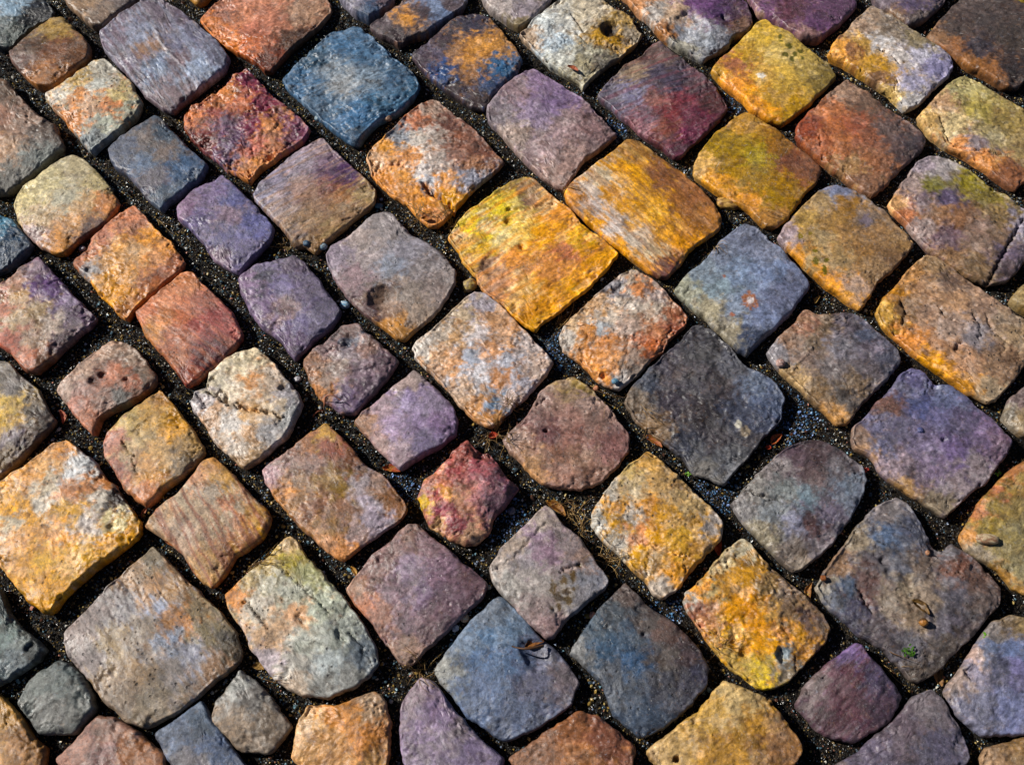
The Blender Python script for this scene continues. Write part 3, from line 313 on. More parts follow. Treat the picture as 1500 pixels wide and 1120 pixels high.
S('big violet-blue cobble with a tan lower side', [(1253,629),(1271,610),(1288,591),(1309,570),(1320,551),(1336,541),(1354,548),(1368,564),(1395,570),(1416,588),(1443,610),(1464,631),(1478,647),(1472,666),(1456,685),(1440,706),(1416,720),(1400,738),(1384,753),(1368,741),(1341,725),(1314,706),(1293,688),(1279,666),(1255,655)],
  [(1262,640,(150,125,110)),(1285,625,(115,112,140)),(1300,595,(120,85,75)),(1325,565,(122,120,145)),(1340,555,(115,110,150)),(1345,590,(90,95,135)),(1385,580,(110,115,145)),(1375,615,(115,110,145)),(1320,620,(108,102,130)),(1290,650,(118,116,145)),(1410,620,(105,95,125)),(1440,635,(130,110,145)),(1460,650,(125,100,120)),(1350,650,(128,116,145)),(1400,660,(125,105,150)),(1430,680,(145,130,135)),(1370,690,(140,120,150)),(1400,710,(150,135,140)),(1345,700,(115,100,115)),(1380,735,(150,135,115)),(1310,680,(160,140,150)),(1275,652,(175,140,110)),(1330,718,(170,135,90))], rough=1.2, cracks=[([(1354,550),(1358,562),(1352,575)],2.5,-2)], dents=[(1372,565,8,3),(1382,645,4,4)], pits=.3)
S('largest grey-brown cobble, lower right, with a hollow middle', [(1198,859),(1213,833),(1234,808),(1253,782),(1271,758),(1293,739),(1314,732),(1330,741),(1346,766),(1357,792),(1370,806),(1381,809),(1389,798),(1416,816),(1443,838),(1462,862),(1462,881),(1443,905),(1416,934),(1389,961),(1363,988),(1346,997),(1333,993),(1320,972),(1298,948),(1266,932),(1247,913),(1218,891)],
  [(1208,860,(160,150,135)),(1230,830,(150,120,95)),(1260,790,(150,135,115)),(1300,750,(135,125,125)),(1300,785,(95,112,140)),(1330,775,(95,98,115)),(1245,855,(90,105,130)),(1225,875,(100,105,120)),(1270,845,(105,75,70)),(1290,820,(95,88,95)),(1320,830,(110,110,120)),(1325,860,(155,140,120)),(1300,880,(145,130,115)),(1350,870,(150,132,115)),(1260,890,(85,82,105)),(1290,920,(110,100,105)),(1350,830,(120,105,95)),(1400,830,(130,90,75)),(1430,850,(120,95,85)),(1400,870,(110,105,115)),(1440,880,(115,100,95)),(1380,910,(105,98,110)),(1340,900,(150,130,110)),(1330,945,(105,100,110)),(1390,945,(100,90,85)),(1350,985,(110,98,90)),(1270,870,(110,80,75)),(1395,810,(125,120,125))], rough=1.6, pits=.6, dents=[(1335,860,15,3),(1295,820,7,4),(1303,838,7,3),(1375,800,13,7)], cracks=[([(1258,858),(1268,878),(1280,895)],2.5,4),([(1302,862),(1315,866),(1318,876),(1338,882),(1352,875),(1347,862)],1.3,2)])
S('olive-tan cobble with a raised orange rim, at the right edge', [(1409,784),(1421,765),(1440,736),(1459,714),(1480,690),(1500,675),(1550,670),(1580,760),(1545,850),(1510,868),(1488,859),(1470,835),(1448,819),(1421,803)],
  [(1418,780,(200,145,85)),(1440,750,(190,122,72)),(1465,720,(180,112,68)),(1490,692,(178,120,75)),(1447,765,(155,135,65)),(1460,745,(150,130,70)),(1475,715,(145,122,70)),(1500,700,(150,130,80)),(1440,785,(155,138,80)),(1500,740,(150,132,85)),(1470,770,(150,135,85)),(1480,740,(140,122,75)),(1490,780,(150,138,95)),(1465,800,(155,140,95)),(1490,830,(150,140,105)),(1430,800,(160,145,125)),(1475,845,(170,130,70)),(1520,780,(150,130,80))], rough=.9, edge=12)
S('small grey-tan cobble cut by the right edge, beside the violet-blue one', [(1474,607),(1483,586),(1500,570),(1540,560),(1560,610),(1540,645),(1500,634),(1486,621)],
  [(1482,605,(150,140,125)),(1495,590,(130,112,110)),(1498,615,(150,130,100))], rough=.9)
S('olive-tan cobble sliver at the right edge', [(1484,438),(1498,419),(1530,412),(1545,440),(1530,462),(1500,450)], [(1495,435,(160,140,100)),(1510,445,(150,125,80))], rough=.8)
S('large grey-tan cobble with an orange streak and many pinholes, lower left', [(96,926),(115,908),(150,873),(182,843),(209,819),(225,804),(241,819),(268,849),(295,875),(322,902),(343,926),(351,953),(346,969),(322,991),(290,1015),(250,1045),(215,1062),(190,1055),(160,1030),(139,999),(121,980),(102,956)],
  [(110,925,(160,145,140)),(150,890,(145,132,128)),(200,835,(165,135,105)),(225,820,(130,115,90)),(180,890,(130,122,125)),(220,860,(175,135,95)),(230,890,(150,158,180)),(250,870,(165,130,90)),(270,910,(195,135,75)),(255,930,(145,155,175)),(210,920,(145,130,115)),(160,940,(160,138,105)),(130,960,(150,138,135)),(280,955,(150,150,165)),(300,930,(140,125,90)),(330,940,(100,90,75)),(310,970,(150,120,95)),(200,980,(150,125,95)),(250,980,(145,135,130)),(290,895,(150,130,95)),(220,1020,(145,130,110)),(245,905,(170,125,80)),(180,1010,(150,130,110))], rough=.9, streak=50, pits=1.3, k=2.8)
S('cream-green cobble with long fine cracks and a yellow top corner', [(334,873),(346,857),(375,835),(384,827),(406,800),(424,788),(438,798),(451,822),(475,846),(505,881),(531,916),(548,945),(550,972),(537,988),(520,1003),(480,1018),(440,1015),(408,996),(387,972),(371,948),(360,921),(345,905)],
  [(345,862,(215,140,60)),(365,850,(175,158,120)),(400,815,(180,155,90)),(425,795,(195,165,120)),(425,820,(180,165,70)),(450,840,(165,165,120)),(395,850,(180,175,155)),(430,870,(178,178,160)),(380,885,(185,175,160)),(435,900,(205,160,120)),(400,930,(200,165,130)),(470,890,(175,180,160)),(450,940,(175,178,165)),(500,930,(155,160,150)),(480,970,(170,178,178)),(530,960,(105,115,125)),(430,980,(175,170,160)),(390,965,(180,165,170)),(480,1005,(150,150,145)),(520,990,(135,135,130)),(430,1000,(190,170,150))], rough=1.1, pits=1.1, cracks=[([(408,828),(430,848),(455,870),(482,898)],1.5,3),([(358,880),(375,898),(393,918)],1.8,4),([(492,925),(504,938)],3,4),([(440,905),(444,914)],4,4),([(512,925),(545,970)],2,3)])
S('mauve-brown diamond cobble between the cream one and the grey one', [(510,862),(526,843),(548,816),(574,795),(596,771),(612,770),(628,787),(649,803),(671,824),(692,835),(711,857),(703,875),(681,894),(649,924),(623,948),(604,969),(596,973),(582,961),(564,934),(548,910),(526,886)],
  [(520,860,(175,140,120)),(545,835,(150,120,115)),(575,805,(145,118,115)),(600,785,(150,120,110)),(630,800,(140,112,118)),(600,830,(150,128,150)),(650,840,(140,112,128)),(690,850,(120,92,100)),(570,870,(150,125,135)),(620,870,(138,115,140)),(660,880,(130,105,118)),(530,880,(190,130,100)),(560,900,(165,125,110)),(600,910,(145,120,130)),(630,920,(130,105,110)),(595,950,(155,125,110)),(640,895,(125,100,110))], rough=.8, pits=.5, dents=[(557,818,6,3)])
S('smooth grey cobble stained with a cluster of olive-brown spots', [(720,830),(736,806),(760,782),(782,760),(798,744),(808,752),(827,774),(849,792),(865,816),(886,849),(881,862),(854,883),(827,905),(811,929),(800,930),(779,913),(755,886),(736,865),(725,851)],
  [(728,832,(170,155,145)),(755,800,(165,148,135)),(790,765,(165,150,140)),(785,790,(150,125,145)),(800,810,(148,120,138)),(765,820,(150,140,145)),(835,800,(135,120,120)),(850,815,(155,130,120)),(750,855,(155,148,142)),(790,850,(160,150,145)),(860,850,(140,140,150)),(830,870,(155,145,135)),(790,890,(150,132,130)),(805,915,(150,125,125)),(850,875,(135,130,135)),(740,845,(165,160,155))], rough=.6, blots=[(826,851,5,4,(105,80,15)),(839,845,4,6,(105,80,15)),(810,862,4,7,(105,80,20)),(829,867,6,4,(85,62,15)),(831,879,7,4,(105,82,20)),(818,876,5,6,(85,62,15)),(849,827,4,2,(100,75,15)),(819,887,3,5,(100,75,15)),(840,863,2,2,(100,75,15)),(808,891,2,2,(100,75,15))], cracks=[([(819,838),(835,832),(848,827)],1.6,3),([(725,833),(755,815),(778,788),(800,765)],2.2,2)])
S('blue-grey cobble with a dark notch in its right side, lower middle', [(639,980),(655,958),(681,924),(708,894),(730,875),(739,878),(760,902),(787,934),(808,948),(827,972),(846,996),(835,1030),(790,1060),(740,1080),(690,1050),(652,999)],
  [(650,978,(150,150,145)),(680,945,(120,135,155)),(715,895,(120,130,145)),(735,890,(95,108,125)),(720,930,(100,125,155)),(750,925,(110,130,155)),(700,970,(98,122,158)),(740,970,(100,120,150)),(770,965,(90,100,125)),(800,960,(110,112,130)),(820,985,(125,112,118)),(780,1000,(110,110,130)),(700,1010,(105,120,150)),(760,1040,(105,115,140))], rough=.7, dents=[(783,956,17,8)], pits=.4)
S('dark teal-blue cobble with a brown right side, lower middle', [(837,956),(854,932),(870,908),(894,881),(916,855),(929,870),(950,891),(977,908),(1004,934),(1025,956),(1036,977),(1033,999),(1010,1030),(975,1060),(940,1075),(900,1045),(886,996),(867,983),(849,966)],
  [(848,955,(130,130,130)),(870,925,(85,100,115)),(915,870,(110,95,90)),(905,900,(85,92,100)),(880,950,(72,95,120)),(920,930,(75,92,112)),(950,910,(95,85,82)),(970,925,(110,85,78)),(930,970,(65,92,125)),(980,960,(105,95,90)),(1010,960,(90,75,78)),(1020,990,(80,78,95)),(900,990,(100,105,115)),(970,1000,(85,85,95)),(940,1040,(80,92,110))], rough=.8, pits=.8, dents=[(943,929,4,3)])
S('golden cobble with cream edges and a bluish hollow, lower right of centre', [(1004,881),(1009,867),(1036,846),(1052,822),(1068,803),(1090,791),(1100,798),(1127,833),(1154,854),(1180,875),(1202,897),(1213,918),(1207,937),(1188,956),(1170,975),(1154,996),(1130,1005),(1108,1002),(1074,977),(1055,956),(1036,932),(1020,908)],
  [(1012,880,(175,170,160)),(1025,870,(225,155,60)),(1060,820,(195,175,130)),(1090,800,(190,180,155)),(1095,815,(165,125,60)),(1065,850,(190,140,55)),(1045,870,(180,160,110)),(1090,845,(190,140,50)),(1065,885,(215,150,35)),(1120,860,(150,125,85)),(1100,890,(215,145,40)),(1150,870,(130,110,95)),(1160,895,(150,125,95)),(1180,905,(105,80,75)),(1195,920,(120,95,75)),(1130,900,(205,165,100)),(1040,905,(190,140,100)),(1110,915,(225,155,35)),(1145,920,(215,150,70)),(1170,930,(205,150,40)),(1075,925,(210,160,60)),(1100,950,(215,155,40)),(1130,950,(220,160,35)),(1080,965,(190,160,90)),(1150,960,(120,135,145)),(1120,985,(215,185,60)),(1180,950,(170,120,50)),(1020,895,(175,110,80)),(1155,985,(130,115,95)),(1110,980,(200,175,90))], rough=1.8, scale=24, k=3.4, dents=[(1145,958,10,6),(1075,937,9,4),(1090,955,8,4)])
S('maroon-purple cobble near the bottom right', [(1170,1030),(1186,999),(1213,977),(1234,961),(1250,946),(1261,948),(1274,966),(1298,991),(1318,1018),(1300,1055),(1250,1085),(1200,1068)],
  [(1195,1000,(130,115,115)),(1240,965,(125,100,150)),(1250,985,(115,70,80)),(1225,990,(120,85,95)),(1280,995,(90,78,105)),(1240,1030,(110,75,85)),(1290,1030,(95,75,90))], rough=.9, streak=-40)
S('blue-lilac cobble with a tan top, lower right corner', [(1388,1010),(1392,999),(1413,977),(1430,948),(1454,913),(1475,905),(1500,908),(1560,930),(1570,1010),(1500,1070),(1440,1075),(1400,1040)],
  [(1405,992,(165,145,135)),(1430,960,(175,150,140)),(1455,925,(150,140,135)),(1475,915,(130,110,85)),(1495,915,(150,130,95)),(1450,950,(122,133,162)),(1480,950,(118,130,165)),(1430,985,(145,140,160)),(1465,975,(95,95,115)),(1490,985,(130,125,165)),(1480,1030,(125,130,165)),(1430,1030,(130,130,150))], rough=1.0, dents=[(1420,985,9,5)])
S('green-grey cobble at the left edge, low down', [(-60,930),(-40,870),(0,862),(11,894),(24,921),(48,934),(64,948),(54,964),(27,980),(8,993),(-30,1010)],
  [(0,885,(80,90,90)),(10,930,(120,135,130)),(35,940,(140,150,145)),(48,950,(75,80,80)),(20,965,(125,135,140)),(-5,960,(115,130,130))], rough=1.4, dents=[(45,948,8,4)])
S('green-grey cobble at the bottom left', [(30,1030),(44,999),(64,983),(86,971),(102,977),(125,1000),(138,1035),(110,1070),(60,1070)],
  [(60,995,(125,130,125)),(88,980,(90,100,100)),(85,1000,(110,118,115)),(80,1040,(120,120,115))], rough=1.2)
S('grey cobble at the bottom, under the large grey-tan one', [(334,1010),(352,984),(372,998),(400,1030),(425,1062),(395,1100),(350,1095),(315,1055),(318,1030)],
  [(350,995,(140,140,135)),(370,1030,(130,125,120)),(350,1060,(150,130,110)),(395,1060,(140,125,110))], rough=1.0)
S('ochre cobble at the bottom left corner', [(-40,1040),(-5,1015),(20,1040),(42,1080),(62,1092),(60,1130),(0,1170),(-50,1120)],
  [(0,1050,(180,140,80)),(20,1090,(165,120,70)),(-10,1110,(190,150,100))], rough=1.1)
S('brown-pink cobble along the bottom, second from the left', [(83,1112),(110,1088),(145,1050),(165,1052),(205,1078),(238,1105),(240,1140),(190,1190),(130,1160)],
  [(110,1110,(165,125,110)),(160,1070,(150,115,100)),(190,1100,(170,120,85)),(150,1110,(145,110,105))], rough=1.0)
S('slate-blue cobble along the bottom, below the grey one', [(228,1074),(270,1048),(296,1030),(312,1062),(345,1105),(360,1125),(330,1160),(285,1170),(255,1120)],
  [(260,1070,(110,120,140)),(290,1060,(95,110,130)),(310,1100,(100,115,145)),(280,1120,(120,115,120))], rough=.9)
S('orange-tan cobble at the bottom, below the cream-green one', [(438,1062),(455,1036),(505,1034),(545,1014),(560,1025),(568,1060),(568,1105),(545,1160),(480,1160),(430,1110)],
  [(450,1060,(200,160,110)),(500,1050,(205,140,70)),(550,1040,(190,160,130)),(540,1080,(200,135,70)),(590,1080,(170,110,60)),(480,1100,(195,150,100)),(550,1120,(180,140,90))], rough=1.4)
S('lilac cobble at the bottom, below the mauve-brown diamond', [(590,1040),(602,1012),(620,995),(640,1005),(668,1045),(700,1082),(735,1108),(725,1150),(680,1180),(615,1160),(590,1100)],
  [(610,1010,(150,130,140)),(640,1050,(140,120,150)),(690,1100,(135,120,150)),(670,1070,(150,135,145))], rough=.8)
S('rusty brown cobble at the bottom middle', [(748,1108),(800,1076),(846,1046),(872,1050),(905,1075),(930,1095),(920,1140),(860,1180),(790,1170)],
  [(790,1100,(150,110,85)),(840,1065,(160,105,65)),(880,1080,(140,85,60)),(850,1110,(165,115,75))], rough=1.2)
S('golden tan cobble at the bottom, right of the rusty one', [(948,1098),(985,1072),(1025,1045),(1060,1000),(1085,1010),(1125,1026),(1150,1060),(1172,1095),(1150,1140),(1080,1180),(1000,1160)],
  [(980,1095,(190,160,110)),(1040,1050,(185,150,80)),(1080,1030,(195,170,120)),(1110,1060,(180,135,60)),(1060,1100,(190,145,70)),(1140,1090,(150,110,70))], rough=1.3)
S('grey-violet cobble at the bottom right, under the largest grey-brown one', [(1215,1125),(1262,1100),(1308,1062),(1335,1025),(1362,1012),(1385,1035),(1405,1070),(1415,1110),(1380,1160),(1280,1190),(1225,1165)],
  [(1210,1110,(130,115,115)),(1270,1110,(120,110,130)),(1330,1070,(115,100,110)),(1360,1040,(125,115,120)),(1370,1090,(105,100,120))], rough=1.0)
S('tan cobble at the bottom right corner', [(1440,1110),(1450,1094),(1505,1085),(1560,1050),(1600,1090),(1570,1180),(1470,1180)],
  [(1460,1110,(160,130,100)),(1495,1105,(150,120,80))], rough=1.0)

# ------------------------------------------------------------------ outlines on the ground
ZO = 0.0195     # height at which the outlines were read
H0 = 0.0245     # how far a cobble stands out of the grit
def outline(poly, seed):
    q = np.array(poly, float); x, y = P(q[:, 0], q[:, 1], ZO); q = np.stack([x, y], 1)
    for it in range(2):                                    # gentle corner cutting
        k_ = (.08, .14)[it]; a = q*(1-k_)+np.roll(q, -1, 0)*k_; b = q*k_+np.roll(q, -1, 0)*(1-k_)
        q = np.stack([a, b], 1).reshape(-1, 2)
    c = q.mean(0); d = q-c; return c+d*(1+.0042/np.linalg.norm(d, axis=1))[:, None]
def resample(q, n):
    d = np.linalg.norm(np.roll(q, -1, 0)-q, axis=1); s = np.concatenate([[0], np.cumsum(d)]); L = s[-1]
    qq = np.vstack([q, q[:1]]); f = np.arange(n)/n*L
    return np.stack([np.interp(f, s, qq[:, 0]), np.interp(f, s, qq[:, 1])], 1)
OUT = [outline(s[1], i) for i, s in enumerate(ST)]
# the paving goes on beyond the frame: plain cobbles grown into the free ground there
fx, fy = P([-30, 1530, 1530, -30], [-30, -30, 1150, 1150], ZO)
frame = np.stack([fx, fy], 1)
dense = [resample(q, 60) for q in OUT]
EXTRA = []
sites = []
for i in range(-18, 19):
    for j in range(-18, 19):
        cx = (i+j)*.116+rnd.uniform(-.014, .014); cy = .8+(i-j)*.112+rnd.uniform(-.014, .014)
        c1 = np.array([cx]), np.array([cy])
        if not inside(*c1, frame)[0] and segdist(*c1, frame)[0] > .42: continue
        c2 = np.vstack(dense); dm = float(np.min(np.hypot(c2[:, 0]-cx, c2[:, 1]-cy)))
        if dm > .2: sites.append((cx, cy, dm)); continue
        if any(inside(*c1, q)[0] for q in OUT): continue
        if dm < .045: continue
        sites.append((cx, cy, dm))
def clip(poly, mx, my, nx, ny):                        # keep the side of the line that n points away from
    out = []
    for k in range(len(poly)):
        a, b = poly[k-1], poly[k]; da = (a[0]-mx)*nx+(a[1]-my)*ny; db = (b[0]-mx)*nx+(b[1]-my)*ny
        if (da <= 0) != (db <= 0): t = da/(da-db); out.append((a[0]+(b[0]-a[0])*t, a[1]+(b[1]-a[1])*t))
        if db <= 0: out.append(b)
    return out
traced = np.vstack(dense)
for cx, cy, dm in sites:
    hw = .150; poly = [(cx-hw, cy), (cx, cy-hw), (cx+hw, cy), (cx, cy+hw)]
    for ox_, oy_, _ in sites:
        d = math.hypot(ox_-cx, oy_-cy)
        if 0 < d < .4: poly = clip(poly, (cx+ox_)/2-(ox_-cx)/d*.011, (cy+oy_)/2-(oy_-cy)/d*.011, (ox_-cx)/d, (oy_-cy)/d)
    if len(poly) < 3: continue
    q = resample(np.array(poly), 56); ang = q-(cx, cy); near = traced[np.hypot(traced[:, 0]-cx, traced[:, 1]-cy) < .18]
    if not len(near): near = traced[:1]
    for k in range(len(q)):
        tt = np.linspace(.05, 1, 50)[:, None]; pts = np.array([cx, cy])+ang[k]*tt
        dd = np.sqrt(((pts[:, None]-near[None])**2).sum(2).min(1)); bad = np.where(dd < .019)[0]
        if len(bad): q[k] = pts[max(bad[0]-1, 0)]
    q = (q*2+np.roll(q, 1, 0)+np.roll(q, -1, 0))/4
    ar = abs(.5*np.sum(q[:, 0]*np.roll(q[:, 1], -1)-np.roll(q[:, 0], -1)*q[:, 1]))
    if ar > .0035: EXTRA.append(q)

# ------------------------------------------------------------------ cobbles
def ring_grid(n, extra=3):
    m = n+extra; r = np.arange(-m, m+1); I, J = np.meshgrid(r, r, indexing='ij')
    K = np.maximum(np.abs(I), np.abs(J)); fr = np.zeros(I.shape); Ks = np.maximum(K, 1)
    a = (J == -K) & (I < K); fr = np.where(a, (I+K)/(8*Ks), fr)                       # lower side
    a = (I == K) & (J < K); fr = np.where(a, (2*K+J+K)/(8*Ks), fr)
    a = (J == K) & (I > -K); fr = np.where(a, (4*K+K-I)/(8*Ks), fr)
    a = (I == -K) & (J > -K); fr = np.where(a, (6*K+K-J)/(8*Ks), fr)
    S_ = 2*m+1; idx = np.arange(S_*S_).reshape(S_, S_)
    Fq = np.stack([idx[:-1, :-1], idx[1:, :-1], idx[1:, 1:], idx[:-1, 1:]], -1).reshape(-1, 4)
    return K.ravel(), fr.ravel()%1.0, Fq
GR = {}
def cobble(q, cols, tr, seed, n=None):
    area = .5*np.sum(q[:, 0]*np.roll(q[:, 1], -1)-np.roll(q[:, 0], -1)*q[:, 1])
    if area < 0: q = q[::-1]; area = -area
    ctr = q.mean(0); q = np.roll(q, -int(np.argmin(q[:, 0]-.0*q[:, 1])), axis=0)       # start at the left corner
    if n is None: n = int(np.clip(math.sqrt(area)*.5/.00150, 12, 54))
    if n not in GR: GR[n] = ring_grid(n)
    K, fr, Fq = GR[n]
    cont = resample(q, 720)
    # ragged, chipped edge
    arc = np.arange(720); nx = fbm(cont[:, 0]*95, cont[:, 1]*95, seed+5, 3); n2 = fbm(cont[:, 0]*30+9, cont[:, 1]*30, seed+6, 2)
    dirv = cont-ctr; dirv /= np.linalg.norm(dirv, axis=1)[:, None]
    rg = .0009+.0007*tr.get('rough', 1)
    plain = cont+dirv*(n2*.0020)[:, None]; cont = cont+dirv*((nx*rg+n2*.0020))[:, None]
    f = fr*720; i0 = np.floor(f).astype(int)%720; i1 = (i0+1)%720; t = (f-np.floor(f))[:, None]
    base = np.where((K > n)[:, None], plain[i0]*(1-t)+plain[i1]*t, cont[i0]*(1-t)+cont[i1]*t)
    s = np.clip(K/n, 0, 1); s = 1-(1-s)**1.2
    s = np.where(K == n+1, .965, s); s = np.where(K == n+2, .93, s); s = np.where(K == n+3, .91, s)
    XY = ctr+(base-ctr)*s[:, None]; x, y = XY[:, 0], XY[:, 1]
    top = K <= n
    d = segdist(x, y, cont[::6]); d = np.where(K >= n, 0, d)
    rough = tr.get('rough', 1.0); sc = 1/(tr.get('scale', 24)*.001)
    Hh = H0*tr.get('H', 1.0)+(rnd.random()-.5)*.005; R = tr.get('edge', 5.5)*.001
    wob = fbm(x*60, y*60, seed+11, 3)
    R = R*(1+.9*fbm(x*22+5, y*22, seed+12, 2))
    dd = np.clip(d+wob*.0026*(1+.5*rough)*sstep(0, .004, d), 0, 1)
    e = np.clip(dd/R, 0, 1); prof = (1-(1-e)**2.3)**(1/2.3)
    z = .0140+(Hh-.0140)*prof
    inr = d.max(); z += .0020*(1-(1-np.clip(d/inr, 0, 1))**2)*tr.get('dome', 1)
    rl = random.Random(seed); fac = np.full(len(x), 1e9)               # broad split planes of the face
    for _ in range(7):
        ax_ = rl.uniform(0, 6.283); tl = rl.uniform(.02, .07)*(.55+.45*min(rough, 2)); off = rl.uniform(.000, .0022)
        fac = np.minimum(fac, off+(x-ctr[0]+rl.uniform(-.03, .03))*math.cos(ax_)*tl+(y-ctr[1]+rl.uniform(-.03, .03))*math.sin(ax_)*tl+.0006*fbm(x*50+_, y*50, seed+50+_, 3))
    z += (.0012+.0048*np.tanh(fac/.0048))*sstep(0, .0045, d)
    # relief of the worn face
    a = np.radians(tr.get('streak', 0)) if 'streak' in tr else None
    if a is not None:
        u = x*math.cos(-a)+y*math.sin(-a); v = -x*math.sin(-a)+y*math.cos(-a); ux, vx = u*.45, v*1.3
    else: ux, vx = x, y
    amp = rough*sstep(0, .006, d)
    g = fbm(ux*sc, vx*sc, seed+20, 5, .55)
    bil = np.abs(fbm(x*sc*1.3+4, y*sc*1.3, seed+23, 4, .55))
    rg2 = max(0, rough-.7)
    z += sstep(0, .006, d)*((.0002+.00115*rough)*fbm(ux*sc*.55, vx*sc*.55, seed+20, 4, .5)-.0006*rg2*sstep(0, .16, .13-bil)
         +(.00010+.00022*rough)*fbm(ux*sc*3.2, vx*sc*3.2, seed+27, 4, .6)+.00010*fbm(x*420, y*420, seed+28, 2))
    ter = fbm(x*sc*.42+8, y*sc*.42, seed+31, 4, .55)*4      # thin broken beds
    z += max(0, rough-.9)*.00105*(np.floor(ter)+sstep(.86, 1, ter-np.floor(ter)))*sstep(0, .008, d)
    # crisp creases and raised veins, here and there
    for q_, (fs, dpt, wdt) in enumerate(((19, -.0014, .026), (27, -.0011, .034), (15, .0010, .028))):
        ln = fbm(ux*fs+q_*5, vx*fs+3, seed+170+q_*4, 4, .55); mk = sstep(.02, .22, fbm(x*24+q_*9, y*24, seed+180+q_, 2))
        z += dpt*(.02+.85*rough)*np.exp(-(ln/wdt)**2)*mk*sstep(.002, .006, d)
    # flakes stepped down along one side of a line
    ln = fbm(x*17+3, y*17, seed+190, 4, .6)
    z -= (.0001+.0008*max(0, rough-.5))*sstep(0, .035, ln-.12)*sstep(.001, .006, d)
    # a few chips out of the shoulders
    for c in range(int(5+rough*4)):
        k = rnd.randrange(720); cxp = cont[k]+(ctr-cont[k])*rnd.uniform(.02, .12); rr = rnd.uniform(.006, .014)
        ca = rnd.uniform(0, 3.14); ea = (x-cxp[0])*math.cos(ca)+(y-cxp[1])*math.sin(ca); eb = (y-cxp[1])*math.cos(ca)-(x-cxp[0])*math.sin(ca)
        dc = np.hypot(ea*.6, eb*1.25)+fbm(x*110, y*110, seed+40+c, 3)*rr*.9
        z -= sstep(rr, rr*.55, dc)*rnd.uniform(.0008, .0022)
    zt = Hh
    for dx_, dy_, r, dep in tr.get('dents', ()):
        X, Y = P(dx_, dy_, zt); r *= .001; dc = np.hypot(x-X, y-Y)+fbm(x*90, y*90, seed+60, 3)*r*.38
        if r > .0115:
            dc = np.hypot(x-X, y-Y)*(1+.25*fbm(x*40, y*40, seed+61, 2))+fbm(x*160, y*160, seed+62, 3)*.0015
            z -= np.clip(1-(dc/(r*1.15))**2, 0, 1)**.8*dep*.0012
        else: z -= sstep(r*1.05, r*.35, dc)*dep*.00135
    for path, wd, dep in tr.get('cracks', ()):
        pp = np.array(path, float); X, Y = P(pp[:, 0], pp[:, 1], zt)
        jx = x+fbm(x*130, y*130, seed+70, 3)*.004; jy = y+fbm(x*130+7, y*130, seed+71, 3)*.004
        dc = segdist(jx, jy, np.stack([X, Y], 1), False)
        wv = wd*.001*.85*(1+.5*fbm(x*80, y*80, seed+72, 2))
        z -= np.exp(-(dc/wv)**2)*dep*.0014
    z = np.where(K == n+1, .007, z); z = np.where(K == n+2, -.006, z); z = np.where(K == n+3, -.05, z)
    # colour zones of the rock
    W = np.zeros(len(x)); CC = np.zeros((len(x), 3)); k = tr.get('k', 2.4)
    if a is not None: qx, qy = u*42, v*150
    else: qx, qy = x*85, y*85
    wx = x+fbm(x*45, y*45, seed+80, 3)*.010; wy = y+fbm(x*45+3, y*45+8, seed+81, 3)*.010
    for i, (sx, sy, c) in enumerate(cols):
        X, Y = (sx, sy) if tr.get('world') else P(sx, sy, zt)
        w_ = 1/((wx-X)**2+(wy-Y)**2+.0055**2)**2.3*np.exp(k*2.1*fbm(qx+i*3.7, qy+i*1.9, seed+90+i, 5, .66))
        W += w_; CC += w_[:, None]*lin(c)
    CC /= W[:, None]
    # flaked skin: thin crisp-edged patches of fresher, paler rock, a hair deeper than the worn face
    fl = fbm(ux*34+2, vx*34, seed+150, 5, .62)-.20+.05*max(0, 1.2-rough)
    fl = sstep(0, .05, fl)*sstep(.001, .005, d)*min(1, .35+.35*rough)
    g3 = (CC@np.array([.3, .6, .1]))[:, None]; CC = CC*(1-.45*fl[:, None])+(g3*.45+CC*.55)*1.45*.45*fl[:, None]
    dk = sstep(.0, .06, fbm(x*46+9, y*46, seed+155, 5, .62)-.30)*min(1, .3+.3*rough)
    CC = CC*(1-.42*dk[:, None]*np.array([.85, 1, 1.1]))
    z = z-np.where(K <= n, fl*.0005, 0)
    if tr.get('bands'):
        bs, bc = tr['bands']; bd = perlin(v*120+.5*fbm(x*20, y*20, seed+160, 3), u*5, seed+161)+.3*perlin(v*260, u*9, seed+162)
        bd = sstep(.05, .35, bd)[:, None]*bs; CC = CC*(1-bd)+lin(bc)*bd
    val = 1+.55*fbm(qx*1.8, qy*1.8, seed+130, 5, .7)+.25*fbm(x*60, y*60, seed+136, 4, .6)+.18*fbm(x*25, y*25, seed+133, 2)
    CC *= np.clip(val, .35, 1.8)[:, None]
    for bx, by, rx, ry, c in tr.get('blots', ()):
        X, Y = P(bx, by, zt); ex = np.hypot((x-X)/(rx*.001), (y-Y)/(ry*.00118))+.6*fbm(x*170, y*170, seed+140, 2)
        f_ = sstep(1.25, .8, ex)[:, None]; CC = CC*(1-f_)+lin(c)*f_
    CC[:, 1] *= 1-.035*sstep(.75, .3, CC[:, 2]/CC[:, 1])
    CC = np.clip(CC/GAIN, .004, .8)
    lum = CC@np.array([.3, .6, .1]); warm = sstep(.9, 1.8, CC[:, 0]/CC[:, 2]); sat = (1.0-.17*sstep(.46, .34, CC[:, 1]/CC[:, 0])+.12*warm+.16*sstep(1.0, 1.5, CC[:, 2]/CC[:, 0])*sstep(.8, 1.0, CC[:, 1]/CC[:, 0]))[:, None]
    CC = np.clip((lum[:, None]+(CC-lum[:, None])*sat)*((lum/.22)**.30)[:, None], .003, .85)
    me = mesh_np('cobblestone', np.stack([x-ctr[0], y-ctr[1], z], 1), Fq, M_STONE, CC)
    return me, (ctr[0], ctr[1], 0)
SAT = 1.0

